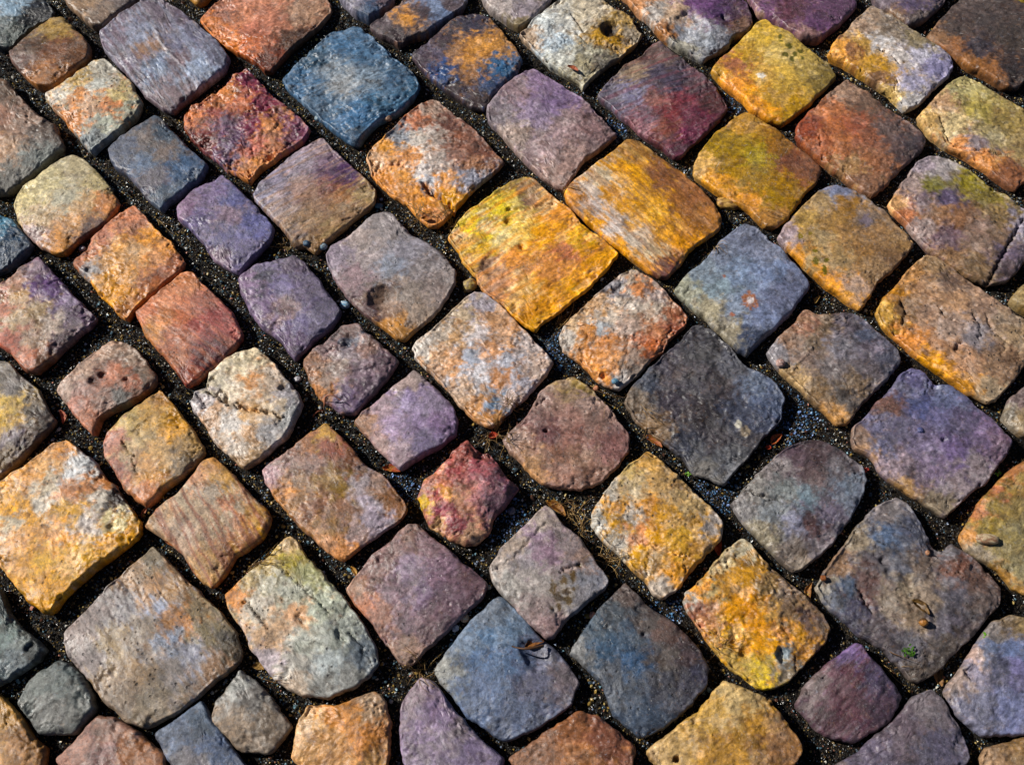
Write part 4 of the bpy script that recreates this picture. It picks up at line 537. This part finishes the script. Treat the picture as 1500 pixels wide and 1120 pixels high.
# bed of the paving: one gritty sheet that reaches far beyond the frame
def height(x, y): return .0040*fbm(x*13, y*13, 301, 3)+.0022*fbm(x*80, y*80, 305, 4, .6)+.0032
g = np.arange(-1.35, 1.3501, .006); gy = np.arange(-.15, 1.95, .006)
def nonuni(a): return np.concatenate([a[0]-np.array([40., 12, 4, 1.2, .4, .12]), a, a[-1]+np.array([.12, .4, 1.2, 4, 12, 40.])])
g = nonuni(g); gy = nonuni(gy)
X, Y = np.meshgrid(g, gy, indexing='ij'); idx = np.arange(X.size).reshape(X.shape)
Fq = np.stack([idx[:-1, :-1], idx[1:, :-1], idx[1:, 1:], idx[:-1, 1:]], -1).reshape(-1, 4)
pav = add('pavement', mesh_np('pavement', np.stack([X.ravel(), Y.ravel(), height(X.ravel(), Y.ravel())], 1), Fq, M_SOIL), kind='structure')
pav['label'] = 'old cobbled pavement with dark gritty joints'
for i, (label, poly, cols, tr) in enumerate(ST):
    me, loc = cobble(OUT[i], cols, tr, 200+i*7)
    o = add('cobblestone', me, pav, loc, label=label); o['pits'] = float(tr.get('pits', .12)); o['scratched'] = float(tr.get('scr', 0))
PAL = [[(160, 130, 100), (140, 115, 95)], [(190, 150, 80), (175, 130, 70)], [(120, 115, 140), (110, 110, 130)], [(150, 120, 115), (130, 100, 100)], [(110, 118, 130), (130, 125, 120)]]
for i, q in enumerate(EXTRA):
    pal = PAL[i % 5]; c = q.mean(0)
    cols = [(c[0]+rnd.uniform(-.05, .05), c[1]+rnd.uniform(-.05, .05), pal[j % 2]) for j in range(5)]
    me, loc = cobble(q, cols, dict(rough=rnd.choice((.6, 1, 1.4)), world=True), 1900+i*7, n=22)
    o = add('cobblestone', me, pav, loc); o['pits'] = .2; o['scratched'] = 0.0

# ------------------------------------------------------------------ loose grit in the joints
allq = OUT+EXTRA
STEP = .002; ox, oy = -1.35, .0; nx_, ny_ = int(2.7/STEP), int(1.85/STEP)
occ = np.zeros((nx_, ny_), bool)
for q in allq:
    lo = np.maximum(((q.min(0)-(ox, oy))/STEP).astype(int)-1, 0); hi = ((q.max(0)-(ox, oy))/STEP).astype(int)+2
    hi = np.minimum(hi, (nx_, ny_))
    if (hi <= lo).any(): continue
    gx, gy2 = np.meshgrid(ox+(np.arange(lo[0], hi[0])+.5)*STEP, oy+(np.arange(lo[1], hi[1])+.5)*STEP, indexing='ij')
    occ[lo[0]:hi[0], lo[1]:hi[1]] |= inside(gx.ravel(), gy2.ravel(), q).reshape(gx.shape)
def free(x, y):
    i = np.clip(((x-ox)/STEP).astype(int), 0, nx_-1); j = np.clip(((y-oy)/STEP).astype(int), 0, ny_-1); return ~occ[i, j]
def frame_mask(x, y, m):
    return inside(x, y, frame) | (segdist(x, y, frame) < m)
octV = np.array([(1, 0, 0), (0, 1, 0), (-1, 0, 0), (0, -1, 0), (0, 0, 1), (0, 0, -1)], float)
octF = np.array([(0, 1, 4), (1, 2, 4), (2, 3, 4), (3, 0, 4), (1, 0, 5), (2, 1, 5), (3, 2, 5), (0, 3, 5)])
def ico():
    p = (1+5**.5)/2
    V = np.array([(-1, p, 0), (1, p, 0), (-1, -p, 0), (1, -p, 0), (0, -1, p), (0, 1, p), (0, -1, -p), (0, 1, -p), (p, 0, -1), (p, 0, 1), (-p, 0, -1), (-p, 0, 1)])
    V /= np.linalg.norm(V[0])
    Fa = np.array([(0, 11, 5), (0, 5, 1), (0, 1, 7), (0, 7, 10), (0, 10, 11), (1, 5, 9), (5, 11, 4), (11, 10, 2), (10, 7, 6), (7, 1, 8), (3, 9, 4), (3, 4, 2), (3, 2, 6), (3, 6, 8), (3, 8, 9), (4, 9, 5), (2, 4, 11), (6, 2, 10), (8, 6, 7), (9, 8, 1)])
    return V, Fa
icV, icF = ico()
def rots(n):
    q = rng.normal(size=(n, 4)); q /= np.linalg.norm(q, axis=1)[:, None]; a, b, c, d = q.T
    return np.stack([np.stack([1-2*(c*c+d*d), 2*(b*c-a*d), 2*(b*d+a*c)], 1), np.stack([2*(b*c+a*d), 1-2*(b*b+d*d), 2*(c*d-a*b)], 1), np.stack([2*(b*d-a*c), 2*(c*d+a*b), 1-2*(b*b+c*c)], 1)], 1)
def grains(x, y, r, cols, bv, bf, lift):
    n = len(x); V = bv[None]*(1+rng.uniform(-.28, .28, (n, len(bv), 1)))
    V = V*np.stack([r*rng.uniform(.8, 1.25, n), r*rng.uniform(.7, 1.1, n), r*rng.uniform(.5, .85, n)], 1)[:, None]
    V = np.einsum('nij,nkj->nki', rots(n), V)
    V += np.stack([x, y, height(x, y)+r*lift], 1)[:, None]
    Fa = bf[None]+(np.arange(n)*len(bv))[:, None, None]
    return V.reshape(-1, 3), Fa.reshape(-1, 3), np.repeat(cols, len(bv), 0)
def inv(x, y):      # where in the photo a ground point lies (only to vary the grit over the place)
    dz = HC; zc = sp*dz+cp*y; return PW/2+F*x/zc, PH/2-F*(sp*y-cp*dz)/zc
GC = np.array([lin(c) for c in [(14, 12, 12), (28, 24, 22), (65, 55, 42), (120, 100, 60), (170, 140, 70), (200, 175, 110), (70, 95, 110), (110, 145, 160), (185, 190, 190), (225, 220, 205), (90, 60, 45), (60, 75, 85), (200, 140, 120), (150, 165, 190)]])
GP = np.array([46, 16, 5, 5, 5.5, 4, 4.5, 4, 2.6, 1.6, 4, 4, 1.0, 2.2])
def grain_cols(x, y):
    n = len(x); px, py = inv(x, y)
    p = np.repeat((GP/GP.sum())[None], n, 0)
    bright = 1.0+1.2*fbm(x*14, y*14, 333, 2)+.5*(px < 480)*(py > 250)-.45*(px > 1100)
    blue = np.zeros(n)
    for bx, by, r in ((1160, 600, 42), (1165, 625, 30), (1045, 722, 38), (820, 515, 30), (1068, 150, 22), (900, 190, 20), (975, 888, 30), (590, 715, 26), (735, 762, 40), (980, 880, 30)):
        blue = np.maximum(blue, sstep(r*1.3, r*.5, np.hypot(px-bx, py-by)))
    bright = np.clip(bright+blue*.8, .25, 3)
    p[:, 3:10] *= bright[:, None]; p[:, 13] *= bright
    p[:, [6, 7, 13]] *= (1+7*blue)[:, None]; p[:, 11] *= 1+4*blue; p[:, 3:6] *= (1-.8*blue)[:, None]
    cp_ = np.cumsum(p/p.sum(1)[:, None], 1); k = (rng.random(n)[:, None] > cp_).sum(1).clip(0, len(GC)-1)
    c = GC[k]*rng.uniform(.7, 1.25, (n, 1))
    b = (blue > .3) & np.isin(k, (6, 7, 11, 13)); c[b] = c[b]*np.array([.75, .95, 1.35])
    return c/GAIN
N = 520000
x = rng.uniform(-1.1, 1.1, N); y = rng.uniform(.05, 1.75, N)
m = free(x, y) & frame_mask(x, y, .08); x, y = x[m][:84000], y[m][:84000]
r = rng.lognormal(math.log(.0012), .36, len(x)).clip(.0006, .0026)
V, Fa, CL = grains(x, y, r, grain_cols(x, y), octV, octF, .35)
add('grit', mesh_np('grit', V, Fa, M_GRIT, CL, False), label='fine dark grit with glinting grains filling the joints', kind='stuff')
N = 60000
x = rng.uniform(-1.1, 1.1, N); y = rng.uniform(.05, 1.75, N)
m = free(x, y) & frame_mask(x, y, .08) & (rng.random(N) < .45+.5*fbm(x*12, y*12, 77, 2)); x, y = x[m][:6500], y[m][:6500]
r = rng.lognormal(math.log(.0021), .28, len(x)).clip(.0014, .0042)
V, Fa, CL = grains(x, y, r, grain_cols(x, y), icV, icF, .45)
add('gravel', mesh_np('gravel', V, Fa, M_GRIT, CL, False), label='small rounded gravel strewn over the joints', kind='stuff')

# ------------------------------------------------------------------ countable loose things
def ico2(sub=2):
    V, Fa = [tuple(v) for v in icV], [tuple(f) for f in icF]
    for _ in range(sub):
        mid, nf = {}, []
        def mp(a, b):
            k = (min(a, b), max(a, b))
            if k not in mid:
                p = np.array(V[a])+np.array(V[b]); V.append(tuple(p/np.linalg.norm(p))); mid[k] = len(V)-1
            return mid[k]
        for a, b, c in Fa:
            ab, bc, ca = mp(a, b), mp(b, c), mp(c, a); nf += [(a, ab, ca), (b, bc, ab), (c, ca, bc), (ab, bc, ca)]
        Fa = nf
    return np.array(V), np.array(Fa)
i3V, i3F = ico2(3)
def top_z(x, y):
    'height of whatever lies at this point, cobble or grit'
    for q, (label, poly, cols, tr) in zip(OUT, ST):
        if inside(np.array([x]), np.array([y]), q)[0]:
            d = segdist(np.array([x]), np.array([y]), q)[0]
            return max(.0135, H0*(1-(1-min(1, d/.008))**2.3)**(1/2.3))
    return float(height(np.array([x]), np.array([y]))[0])
def pebble(px, py, lx, ly, ang, col, col2, label, hz=.55):
    X, Y = P(px, py, .004); X, Y = float(X), float(Y); z0 = top_z(X, Y)
    sd = int(px+py*3) % 997
    V = i3V.copy(); nn = fbm(V[:, 0]*1.6+V[:, 2], V[:, 1]*1.6-V[:, 2]*.7, sd, 4)
    V = np.sign(V)*np.abs(V)**.86; V *= (1+.22*nn)[:, None]
    a = math.radians(ang); rx, ry = lx*.0005, ly*.00055; rz = min(rx, ry)*hz*1.4
    V = V*np.array([rx, ry, rz]); V = np.stack([V[:, 0]*math.cos(a)-V[:, 1]*math.sin(a), V[:, 0]*math.sin(a)+V[:, 1]*math.cos(a), V[:, 2]], 1)
    f = sstep(-.25, .3, fbm(i3V[:, 0]*2+i3V[:, 2], i3V[:, 1]*2, sd+5, 4))[:, None]
    CL = (lin(col)*(1-f)+lin(col2)*f)/GAIN*(1+.3*fbm(i3V[:, 0]*7, i3V[:, 1]*7+i3V[:, 2]*3, sd+9, 3))[:, None]
    add('pebble', mesh_np('pebble', V, i3F, M_PEB, CL), loc=(X, Y, z0+rz*.62), label=label, cat='pebble', group='loose pebbles')
for a in [
    (1066, 302, 38, 20, -8, (205, 160, 80), (120, 80, 40), 'largest loose pebble, tan and ridged, right of the golden slab'),
    (688, 419, 22, 18, 30, (190, 165, 90), (150, 130, 100), 'yellowish pebble between the largest yellow cobble and the plain grey one'),
    (474, 368, 15, 10, 15, (110, 140, 160), (160, 170, 175), 'blue-grey pebble touching the left shoulder of the plain grey cobble'),
    (452, 367, 10, 9, 0, (95, 125, 150), (70, 90, 110), 'small blue pebble under the tip of the lilac striped cobble'),
    (505, 448, 15, 11, -10, (90, 150, 190), (190, 205, 215), 'bright blue pebble between the violet-grey and plain grey cobbles'),
    (555, 303, 13, 8, 0, (60, 120, 150), (90, 130, 150), 'teal pebble right of the lilac striped cobble'),
    (570, 181, 12, 11, 20, (175, 140, 115), (130, 100, 80), 'tan angular pebble under the steel-blue cobble'),
    (467, 181, 10, 9, 0, (120, 150, 170), (160, 175, 180), 'pale blue pebble left of the steel-blue cobble'),
    (436, 556, 11, 8, 30, (200, 195, 200), (150, 150, 160), 'whitish pebble right of the cracked cream cobble'),
    (667, 920, 9, 8, 0, (215, 215, 225), (170, 170, 190), 'white pebble between the mauve-brown and blue-grey cobbles'),
    (681, 906, 11, 10, 0, (215, 165, 130), (225, 215, 190), 'peach pebble between the mauve-brown and blue-grey cobbles'),
    (749, 749, 11, 9, 50, (130, 125, 145), (100, 110, 130), 'grey-blue pebble in the wide joint above the grey spotted cobble'),
    (1138, 542, 13, 11, 0, (200, 170, 160), (150, 110, 100), 'pinkish pebble at the left corner of the grey-brown seamed cobble'),
    (1435, 798, 30, 13, -5, (205, 185, 150), (160, 120, 90), 'long pale pebble lying on the lower lip of the olive-tan cobble'),
    (1350, 817, 6, 6, 0, (190, 140, 105), (150, 100, 70), 'tiny orange pebble on top of the largest grey-brown cobble'),
    (1447, 992, 10, 7, 30, (190, 170, 175), (140, 120, 130), 'lilac pebble near the blue-lilac corner cobble'),
    (122, 366, 10, 8, 0, (190, 180, 185), (130, 125, 140), 'pale pebble beside the upper left side of the orange star-shaped cobble'),
    (899, 569, 10, 8, 0, (80, 130, 160), (110, 150, 170), 'teal-blue pebble under the orange and cream pitted cobble'),
    (873, 569, 8, 8, 0, (205, 140, 100), (170, 110, 80), 'orange pebble left of the teal-blue one, above the pink-brown cobble'),
    (1200, 853, 8, 7, 0, (150, 90, 45), (130, 70, 30), 'rusty pebble at the left corner of the largest grey-brown cobble'),
    (868, 902, 9, 9, 0, (220, 160, 140), (190, 130, 110), 'pink pebble left of the dark teal-blue cobble'),
    (1340, 640, 9, 8, 0, (60, 70, 120), (90, 90, 130), 'dark blue pebble lodged by the violet-blue cobble'),
]:
    pebble(*a)

def leaf(px, py, L, W, ang, col, col2, label, curl=.5, z=None, name='fallen_leaf', grp='fallen leaves'):
    X, Y = P(px, py, .004); X, Y = float(X), float(Y); z0 = top_z(X, Y) if z is None else z
    nu, nv = 21, 9; L *= .001; W *= .001; sd = int(px*3+py) % 991
    u = np.linspace(0, 1, nu)[:, None]*np.ones(nv); v = np.linspace(-1, 1, nv)[None]*np.ones((nu, 1))
    wd = W*.5*np.sin(np.pi*np.clip(u, .02, .98)**.8)**.75*(1+.15*fbm(u*5, v, sd, 2))
    x = (u-.5)*L; y = v*wd+L*.12*np.sin(u*3); zz = curl*W*.5*v*v+curl*L*.25*(u-.5)**2*2+.08*W*fbm(u*6, v*3, sd+1, 3)-.12*W*np.exp(-(v/.15)**2)
    T = np.stack([x.ravel(), y.ravel(), zz.ravel()], 1); Bm = T-np.array([0, 0, .0004])
    idx = np.arange(nu*nv).reshape(nu, nv); f1 = np.stack([idx[:-1, :-1], idx[1:, :-1], idx[1:, 1:], idx[:-1, 1:]], -1).reshape(-1, 4)
    f2 = f1[:, ::-1]+nu*nv; V = np.vstack([T, Bm]); n = nu*nv
    ring = np.concatenate([idx[:, 0], idx[-1, 1:], idx[::-1, -1][1:], idx[0, ::-1][1:-1]]); r2 = np.roll(ring, -1)
    f3 = np.stack([ring, ring+n, r2+n, r2], 1)
    a = math.radians(ang); V = np.stack([V[:, 0]*math.cos(a)-V[:, 1]*math.sin(a), V[:, 0]*math.sin(a)+V[:, 1]*math.cos(a), V[:, 2]], 1)
    f = sstep(-.2, .3, fbm(u.ravel()*4, v.ravel()*1.5, sd+3, 3))[:, None]; c1 = (lin(col)*(1-f)+lin(col2)*f)*.65/GAIN
    vein = np.exp(-(v.ravel()/.12)**2)[:, None]*.3; c1 = c1*(1-vein)+c1*1.5*vein
    o = add(name, mesh_np(name, V, np.vstack([f1, f2, f3]), M_LEAF, np.vstack([c1, c1*.8])), loc=(X, Y, z0+.0012+.12*W), label=label, cat='leaf', group=grp)
    return o
G_ = (205, 110, 40)
for a in [
    (838, 116, 22, 8, -35, (215, 110, 60), (150, 60, 30), 'orange-red leaf under the pale grey cobble with the dark hole'),
    (814, 747, 34, 13, -42, (190, 130, 50), (130, 75, 30), 'brown curled leaf above the grey cobble with the olive spots'),
    (957, 649, 28, 11, -40, (180, 120, 40), (200, 110, 70), 'ochre leaf beside the charcoal cobble'),
    (1054, 802, 24, 10, 75, (225, 100, 50), (170, 60, 30), 'red-orange leaf right of the gold pitted cobble'),
    (1186, 868, 27, 9, 72, (200, 140, 60), (150, 90, 30), 'tan upright leaf at the left corner of the largest grey-brown cobble'),
    (1376, 990, 28, 12, 75, (190, 140, 80), (120, 80, 40), 'tan leaf tip at the bottom, right of the largest grey-brown cobble'),
    (92, 613, 24, 8, -70, (215, 120, 85), (180, 80, 60), 'reddish leaf sliver left of the small tan-pink cobble'),
    (723, 640, 14, 10, 10, (225, 80, 40), (190, 50, 30), 'bright red leaf scrap in the dry grass above the red cobble'),
    (521, 891, 24, 9, -50, (215, 150, 50), (190, 100, 40), 'orange forked leaf at the left side of the mauve-brown cobble'),
    (518, 838, 16, 6, -60, (220, 170, 70), (190, 120, 50), 'yellow leaf sliver at the top left of the mauve-brown cobble'),
    (1137, 645, 22, 12, 40, (190, 120, 60), (215, 90, 50), 'orange-brown leaf above the cool grey chipped cobble'),
    (1197, 440, 16, 6, 50, (215, 180, 100), (190, 140, 70), 'straw-coloured seed husk right of the blue-grey cobble'),
    (367, 937, 14, 6, -80, (220, 170, 80), (190, 130, 60), 'yellow seed husk at the left side of the cream-green cobble'),
    (574, 690, 26, 11, -15, (190, 75, 40), (200, 130, 50), 'rust leaf under the smooth lilac cobble'),
    (379, 978, 16, 9, -20, (190, 150, 80), (150, 110, 50), 'ochre leaf scrap left of the foot of the cream-green cobble'),
    (254, 801, 16, 8, -35, (225, 130, 50), (170, 90, 40), 'orange leaf scrap at the lower left side of the striped tan cobble'),
    (213, 752, 15, 6, 70, (205, 120, 70), (150, 80, 50), 'orange leaf sliver left of the striped tan cobble'),
    (783, 948, 26, 10, 15, (170, 110, 50), (120, 70, 30), 'brown leaf over the notch of the blue-grey cobble'),
    (1268, 690, 11, 7, 30, (215, 70, 50), (160, 50, 40), 'small red leaf scrap below the violet-blue cobble'),
    (626, 333, 16, 8, -10, (215, 140, 50), (180, 90, 40), 'orange leaf scrap under the gashed orange and cream cobble'),
    (1125, 660-3, 8, 7, 0, (225, 90, 50), (190, 60, 40), 'tiny red leaf scrap left of the orange-brown leaf'),
    (1338, 897, 26, 12, -48, (150, 112, 55), (95, 68, 35), 'dark olive-brown leaf with a curled edge on the largest grey-brown cobble'),
]:
    leaf(*a, z=.017 if a[0] == 783 else None)
# acorn-like bud beside the dark leaf
pb = P(1350, 913, H0); 
V = i3V*np.array([.0058, .0052, .005]); V[:, 0] += np.where(i3V[:, 2] > .8, 0, 0)
cb = np.where(i3V[:, 1:2] > .25, lin((90, 60, 25)), lin((165, 110, 45)))/GAIN
sb = add('seed_bud', mesh_np('seed_bud', V*(1+.12*fbm(i3V[:, 0]*4, i3V[:, 1]*4+i3V[:, 2], 9, 3))[:, None], i3F, M_PEB, cb), loc=(float(pb[0]), float(pb[1]), H0+.007), label='round golden-brown seed bud at the end of the dark leaf', cat='seed')

def tube(path, r0, r1, seg=4):
    path = np.asarray(path, float); n = len(path); T = np.gradient(path, axis=0); T /= np.linalg.norm(T, axis=1)[:, None]+1e-12
    up = np.where(np.abs(T[:, 2:3]) > .9, np.array([[1., 0, 0]]), np.array([[0, 0, 1.]])); A = np.cross(T, up); A /= np.linalg.norm(A, axis=1)[:, None]; Bq = np.cross(T, A)
    r = np.linspace(r0, r1, n)[:, None, None]; th = np.linspace(0, 2*np.pi, seg, endpoint=False)
    V = path[:, None]+r*(np.cos(th)[None, :, None]*A[:, None]+np.sin(th)[None, :, None]*Bq[:, None])
    idx = np.arange(n*seg).reshape(n, seg); j = np.roll(idx, -1, 1)
    return V.reshape(-1, 3), np.stack([idx[:-1], j[:-1], j[1:], idx[1:]], -1).reshape(-1, 4)
def straws(name, px, py, n, spread, length, label, cat, ang=None, aspread=math.pi, col=((205, 170, 110), (110, 75, 40)), rad=.00045, grp=None, lift=.012):
    X, Y = P(px, py, .004); X, Y = float(X), float(Y); VV, FF, CC = [], [], []; off = 0
    for i in range(n):
        a = rnd.uniform(0, 2*math.pi) if ang is None else math.radians(ang)+rnd.uniform(-aspread, aspread)
        L = length*.001*rnd.uniform(.45, 1.1); x0, y0 = rnd.gauss(0, spread*.0004), rnd.gauss(0, spread*.0004)
        bend = rnd.uniform(-1.3, 1.3); hz = rnd.uniform(.2, 1)*lift; pts = []; aa = a; x, y = x0, y0
        for k in range(9):
            t = k/8; pts.append((x, y, .002+hz*math.sin(min(1, t*1.15)*math.pi*.85)+(rnd.random()-.5)*.0006)); x += math.cos(aa)*L/8; y += math.sin(aa)*L/8; aa += bend/8+rnd.uniform(-.12, .12)
        v, f = tube(pts, rad*rnd.uniform(.7, 1.2), rad*.4); VV.append(v); FF.append(f+off); off += len(v)
        t = rnd.random(); CC.append(np.repeat(((lin(col[0])*t+lin(col[1])*(1-t))/GAIN)[None], len(v), 0))
    V = np.vstack(VV); wx_, wy_ = V[:, 0]+X, V[:, 1]+Y
    for q in OUT:                                        # strands ride up over the stones they cross
        if np.hypot(*(q.mean(0)-(X, Y))) > .25: continue
        m_ = inside(wx_, wy_, q)
        if m_.any():
            d = segdist(wx_[m_], wy_[m_], q); V[m_, 2] += (H0+.001)*(1-(1-np.clip(d/.006, 0, 1))**2.3)**(1/2.3)
    return add(name, mesh_np(name, V, np.vstack(FF), M_STRAW, np.vstack(CC)), loc=(X, Y, 0), label=label, cat=cat, group=grp)
T_ = 'dry grass tufts'
for px, py, n, s, L, lb in [
    (722, 634, 26, 14, 34, 'dry straw tuft around the red leaf scrap above the red cobble'),
    (742, 655, 9, 8, 44, 'thin trailing dry tuft right of the red cobble'),
    (838, 748, 34, 14, 30, 'dense dry grass tuft right of the brown curled leaf'),
    (852, 775, 26, 10, 28, 'dry grass tuft at the left corner of the gold pitted cobble'),
    (892, 820, 26, 13, 32, 'dry grass tuft between the grey spotted cobble and the gold pitted cobble'),
    (614, 322, 24, 13, 26, 'tangled dry grass tuft under the gashed orange cobble'),
    (657, 330, 26, 12, 30, 'dry grass tuft left of the largest yellow cobble'),
    (415, 362, 22, 12, 26, 'dry grass tuft under the lilac striped cobble'),
    (617, 985, 26, 14, 34, 'dry grass tuft under the mauve-brown diamond cobble'),
    (1045, 372, 16, 9, 26, 'dry grass tuft under the right end of the golden slab'),
    (745, 600, 16, 10, 30, 'dry grass tuft under the pale cream and lilac cobble'),
    (1050, 960-10, 14, 9, 30, 'dry grass tuft left of the golden lower cobble')]:
    straws('dry_grass_tuft', px, py, n, s, L, lb, 'grass tuft', grp=T_)
for px, py, n, L, ang, lb in [
    (812, 478, 12, 60, 38, 'bundle of long straws under the largest yellow cobble'),
    (355, 838, 10, 62, 25, 'bundle of long straws above the cream-green cobble'),
    (862, 563, 4, 70, -45, 'long thin rootlets over the joint above the pink-brown cobble'),
    (225, 320, 4, 44, -45, 'thin straws left of the violet cobble'),
    (1115, 320, 3, 60, -45, 'thin pale straw below the olive-yellow cobble'),
    (1295, 965, 5, 44, -58, 'reddish thin twigs left of the foot of the largest grey-brown cobble'),
    (825, 285, 4, 46, -25, 'straws beside the top of the largest yellow cobble'),
    (940, 610, 5, 46, -50, 'rootlets left of the charcoal cobble'),
    (380, 1000-6, 4, 40, -30, 'thin straws left of the foot of the cream-green cobble')]:
    straws('straw_bundle', px, py, n, 9, L, lb, 'straw', ang=ang, aspread=.22, grp='straws in the joints', lift=.007)
straws('red_twig', 456, 612, 1, 0, 34, 'reddish twig end pointing to the large brown cobble', 'twig', ang=45, aspread=.05, col=((200, 130, 100), (170, 95, 70)), rad=.0014)
straws('red_twig', 474, 596, 1, 0, 30, 'reddish forked twig under the brown-violet creased cobble', 'twig', ang=20, aspread=.05, col=((200, 140, 110), (170, 95, 70)), rad=.0012)
straws('stick', 795, 952, 1, 0, 44, 'short dark stick across the notch of the blue-grey cobble', 'stick', ang=200, aspread=.05, col=((110, 75, 45), (80, 55, 35)), rad=.0022)

def sprout(px, py, n, R, col, label):
    X, Y = P(px, py, .01); X, Y = float(X), float(Y); z0 = top_z(X, Y); VV, FF, CC, off = [], [], [], 0
    for i in range(n):
        a = rnd.uniform(0, 6.28); rr = R*.001*rnd.random()**.6; cx, cy = rr*math.cos(a), rr*math.sin(a); s = rnd.uniform(.0010, .0020); b = rnd.uniform(0, 6.28); tilt = rnd.uniform(-.6, .6)
        th = np.linspace(0, 2*np.pi, 7)[:-1]; px_ = np.cos(th)*s*1.3; py_ = np.sin(th)*s*.8; pz = .0025+rnd.random()*.003+px_*tilt
        v = np.stack([cx+px_*math.cos(b)-py_*math.sin(b), cy+px_*math.sin(b)+py_*math.cos(b), pz], 1)
        v = np.vstack([v, v-[0, 0, .0003], [[cx, cy, 0]]]); VV.append(v)
        k = 6; f = [(0, 1, 2), (0, 2, 3), (0, 3, 4), (0, 4, 5)]+[(6, 8, 7), (6, 9, 8), (6, 10, 9), (6, 11, 10)]+[(0, 6, 12)]
        FF.append(np.array(f)+off); off += len(v); CC.append(np.repeat((lin(col)*rnd.uniform(.6, 1.2)/GAIN)[None], len(v), 0))
    add('green_sprout', mesh_np('green_sprout', np.vstack(VV), np.vstack(FF), M_LEAF, np.vstack(CC), False), loc=(X, Y, z0), label=label, cat='plant')
sprout(1323, 957, 30, 8, (75, 120, 28), 'tiny bright green sprout on the foot of the largest grey-brown cobble')
sprout(1437, 935, 8, 4, (130, 200, 40), 'speck of green growth left of the blue-lilac corner cobble')
sprout(1463, 692, 8, 4, (110, 180, 40), 'speck of green growth below the right corner of the violet-blue cobble')
sprout(1008, 693, 8, 4, (120, 170, 60), 'speck of green growth under the charcoal cobble')
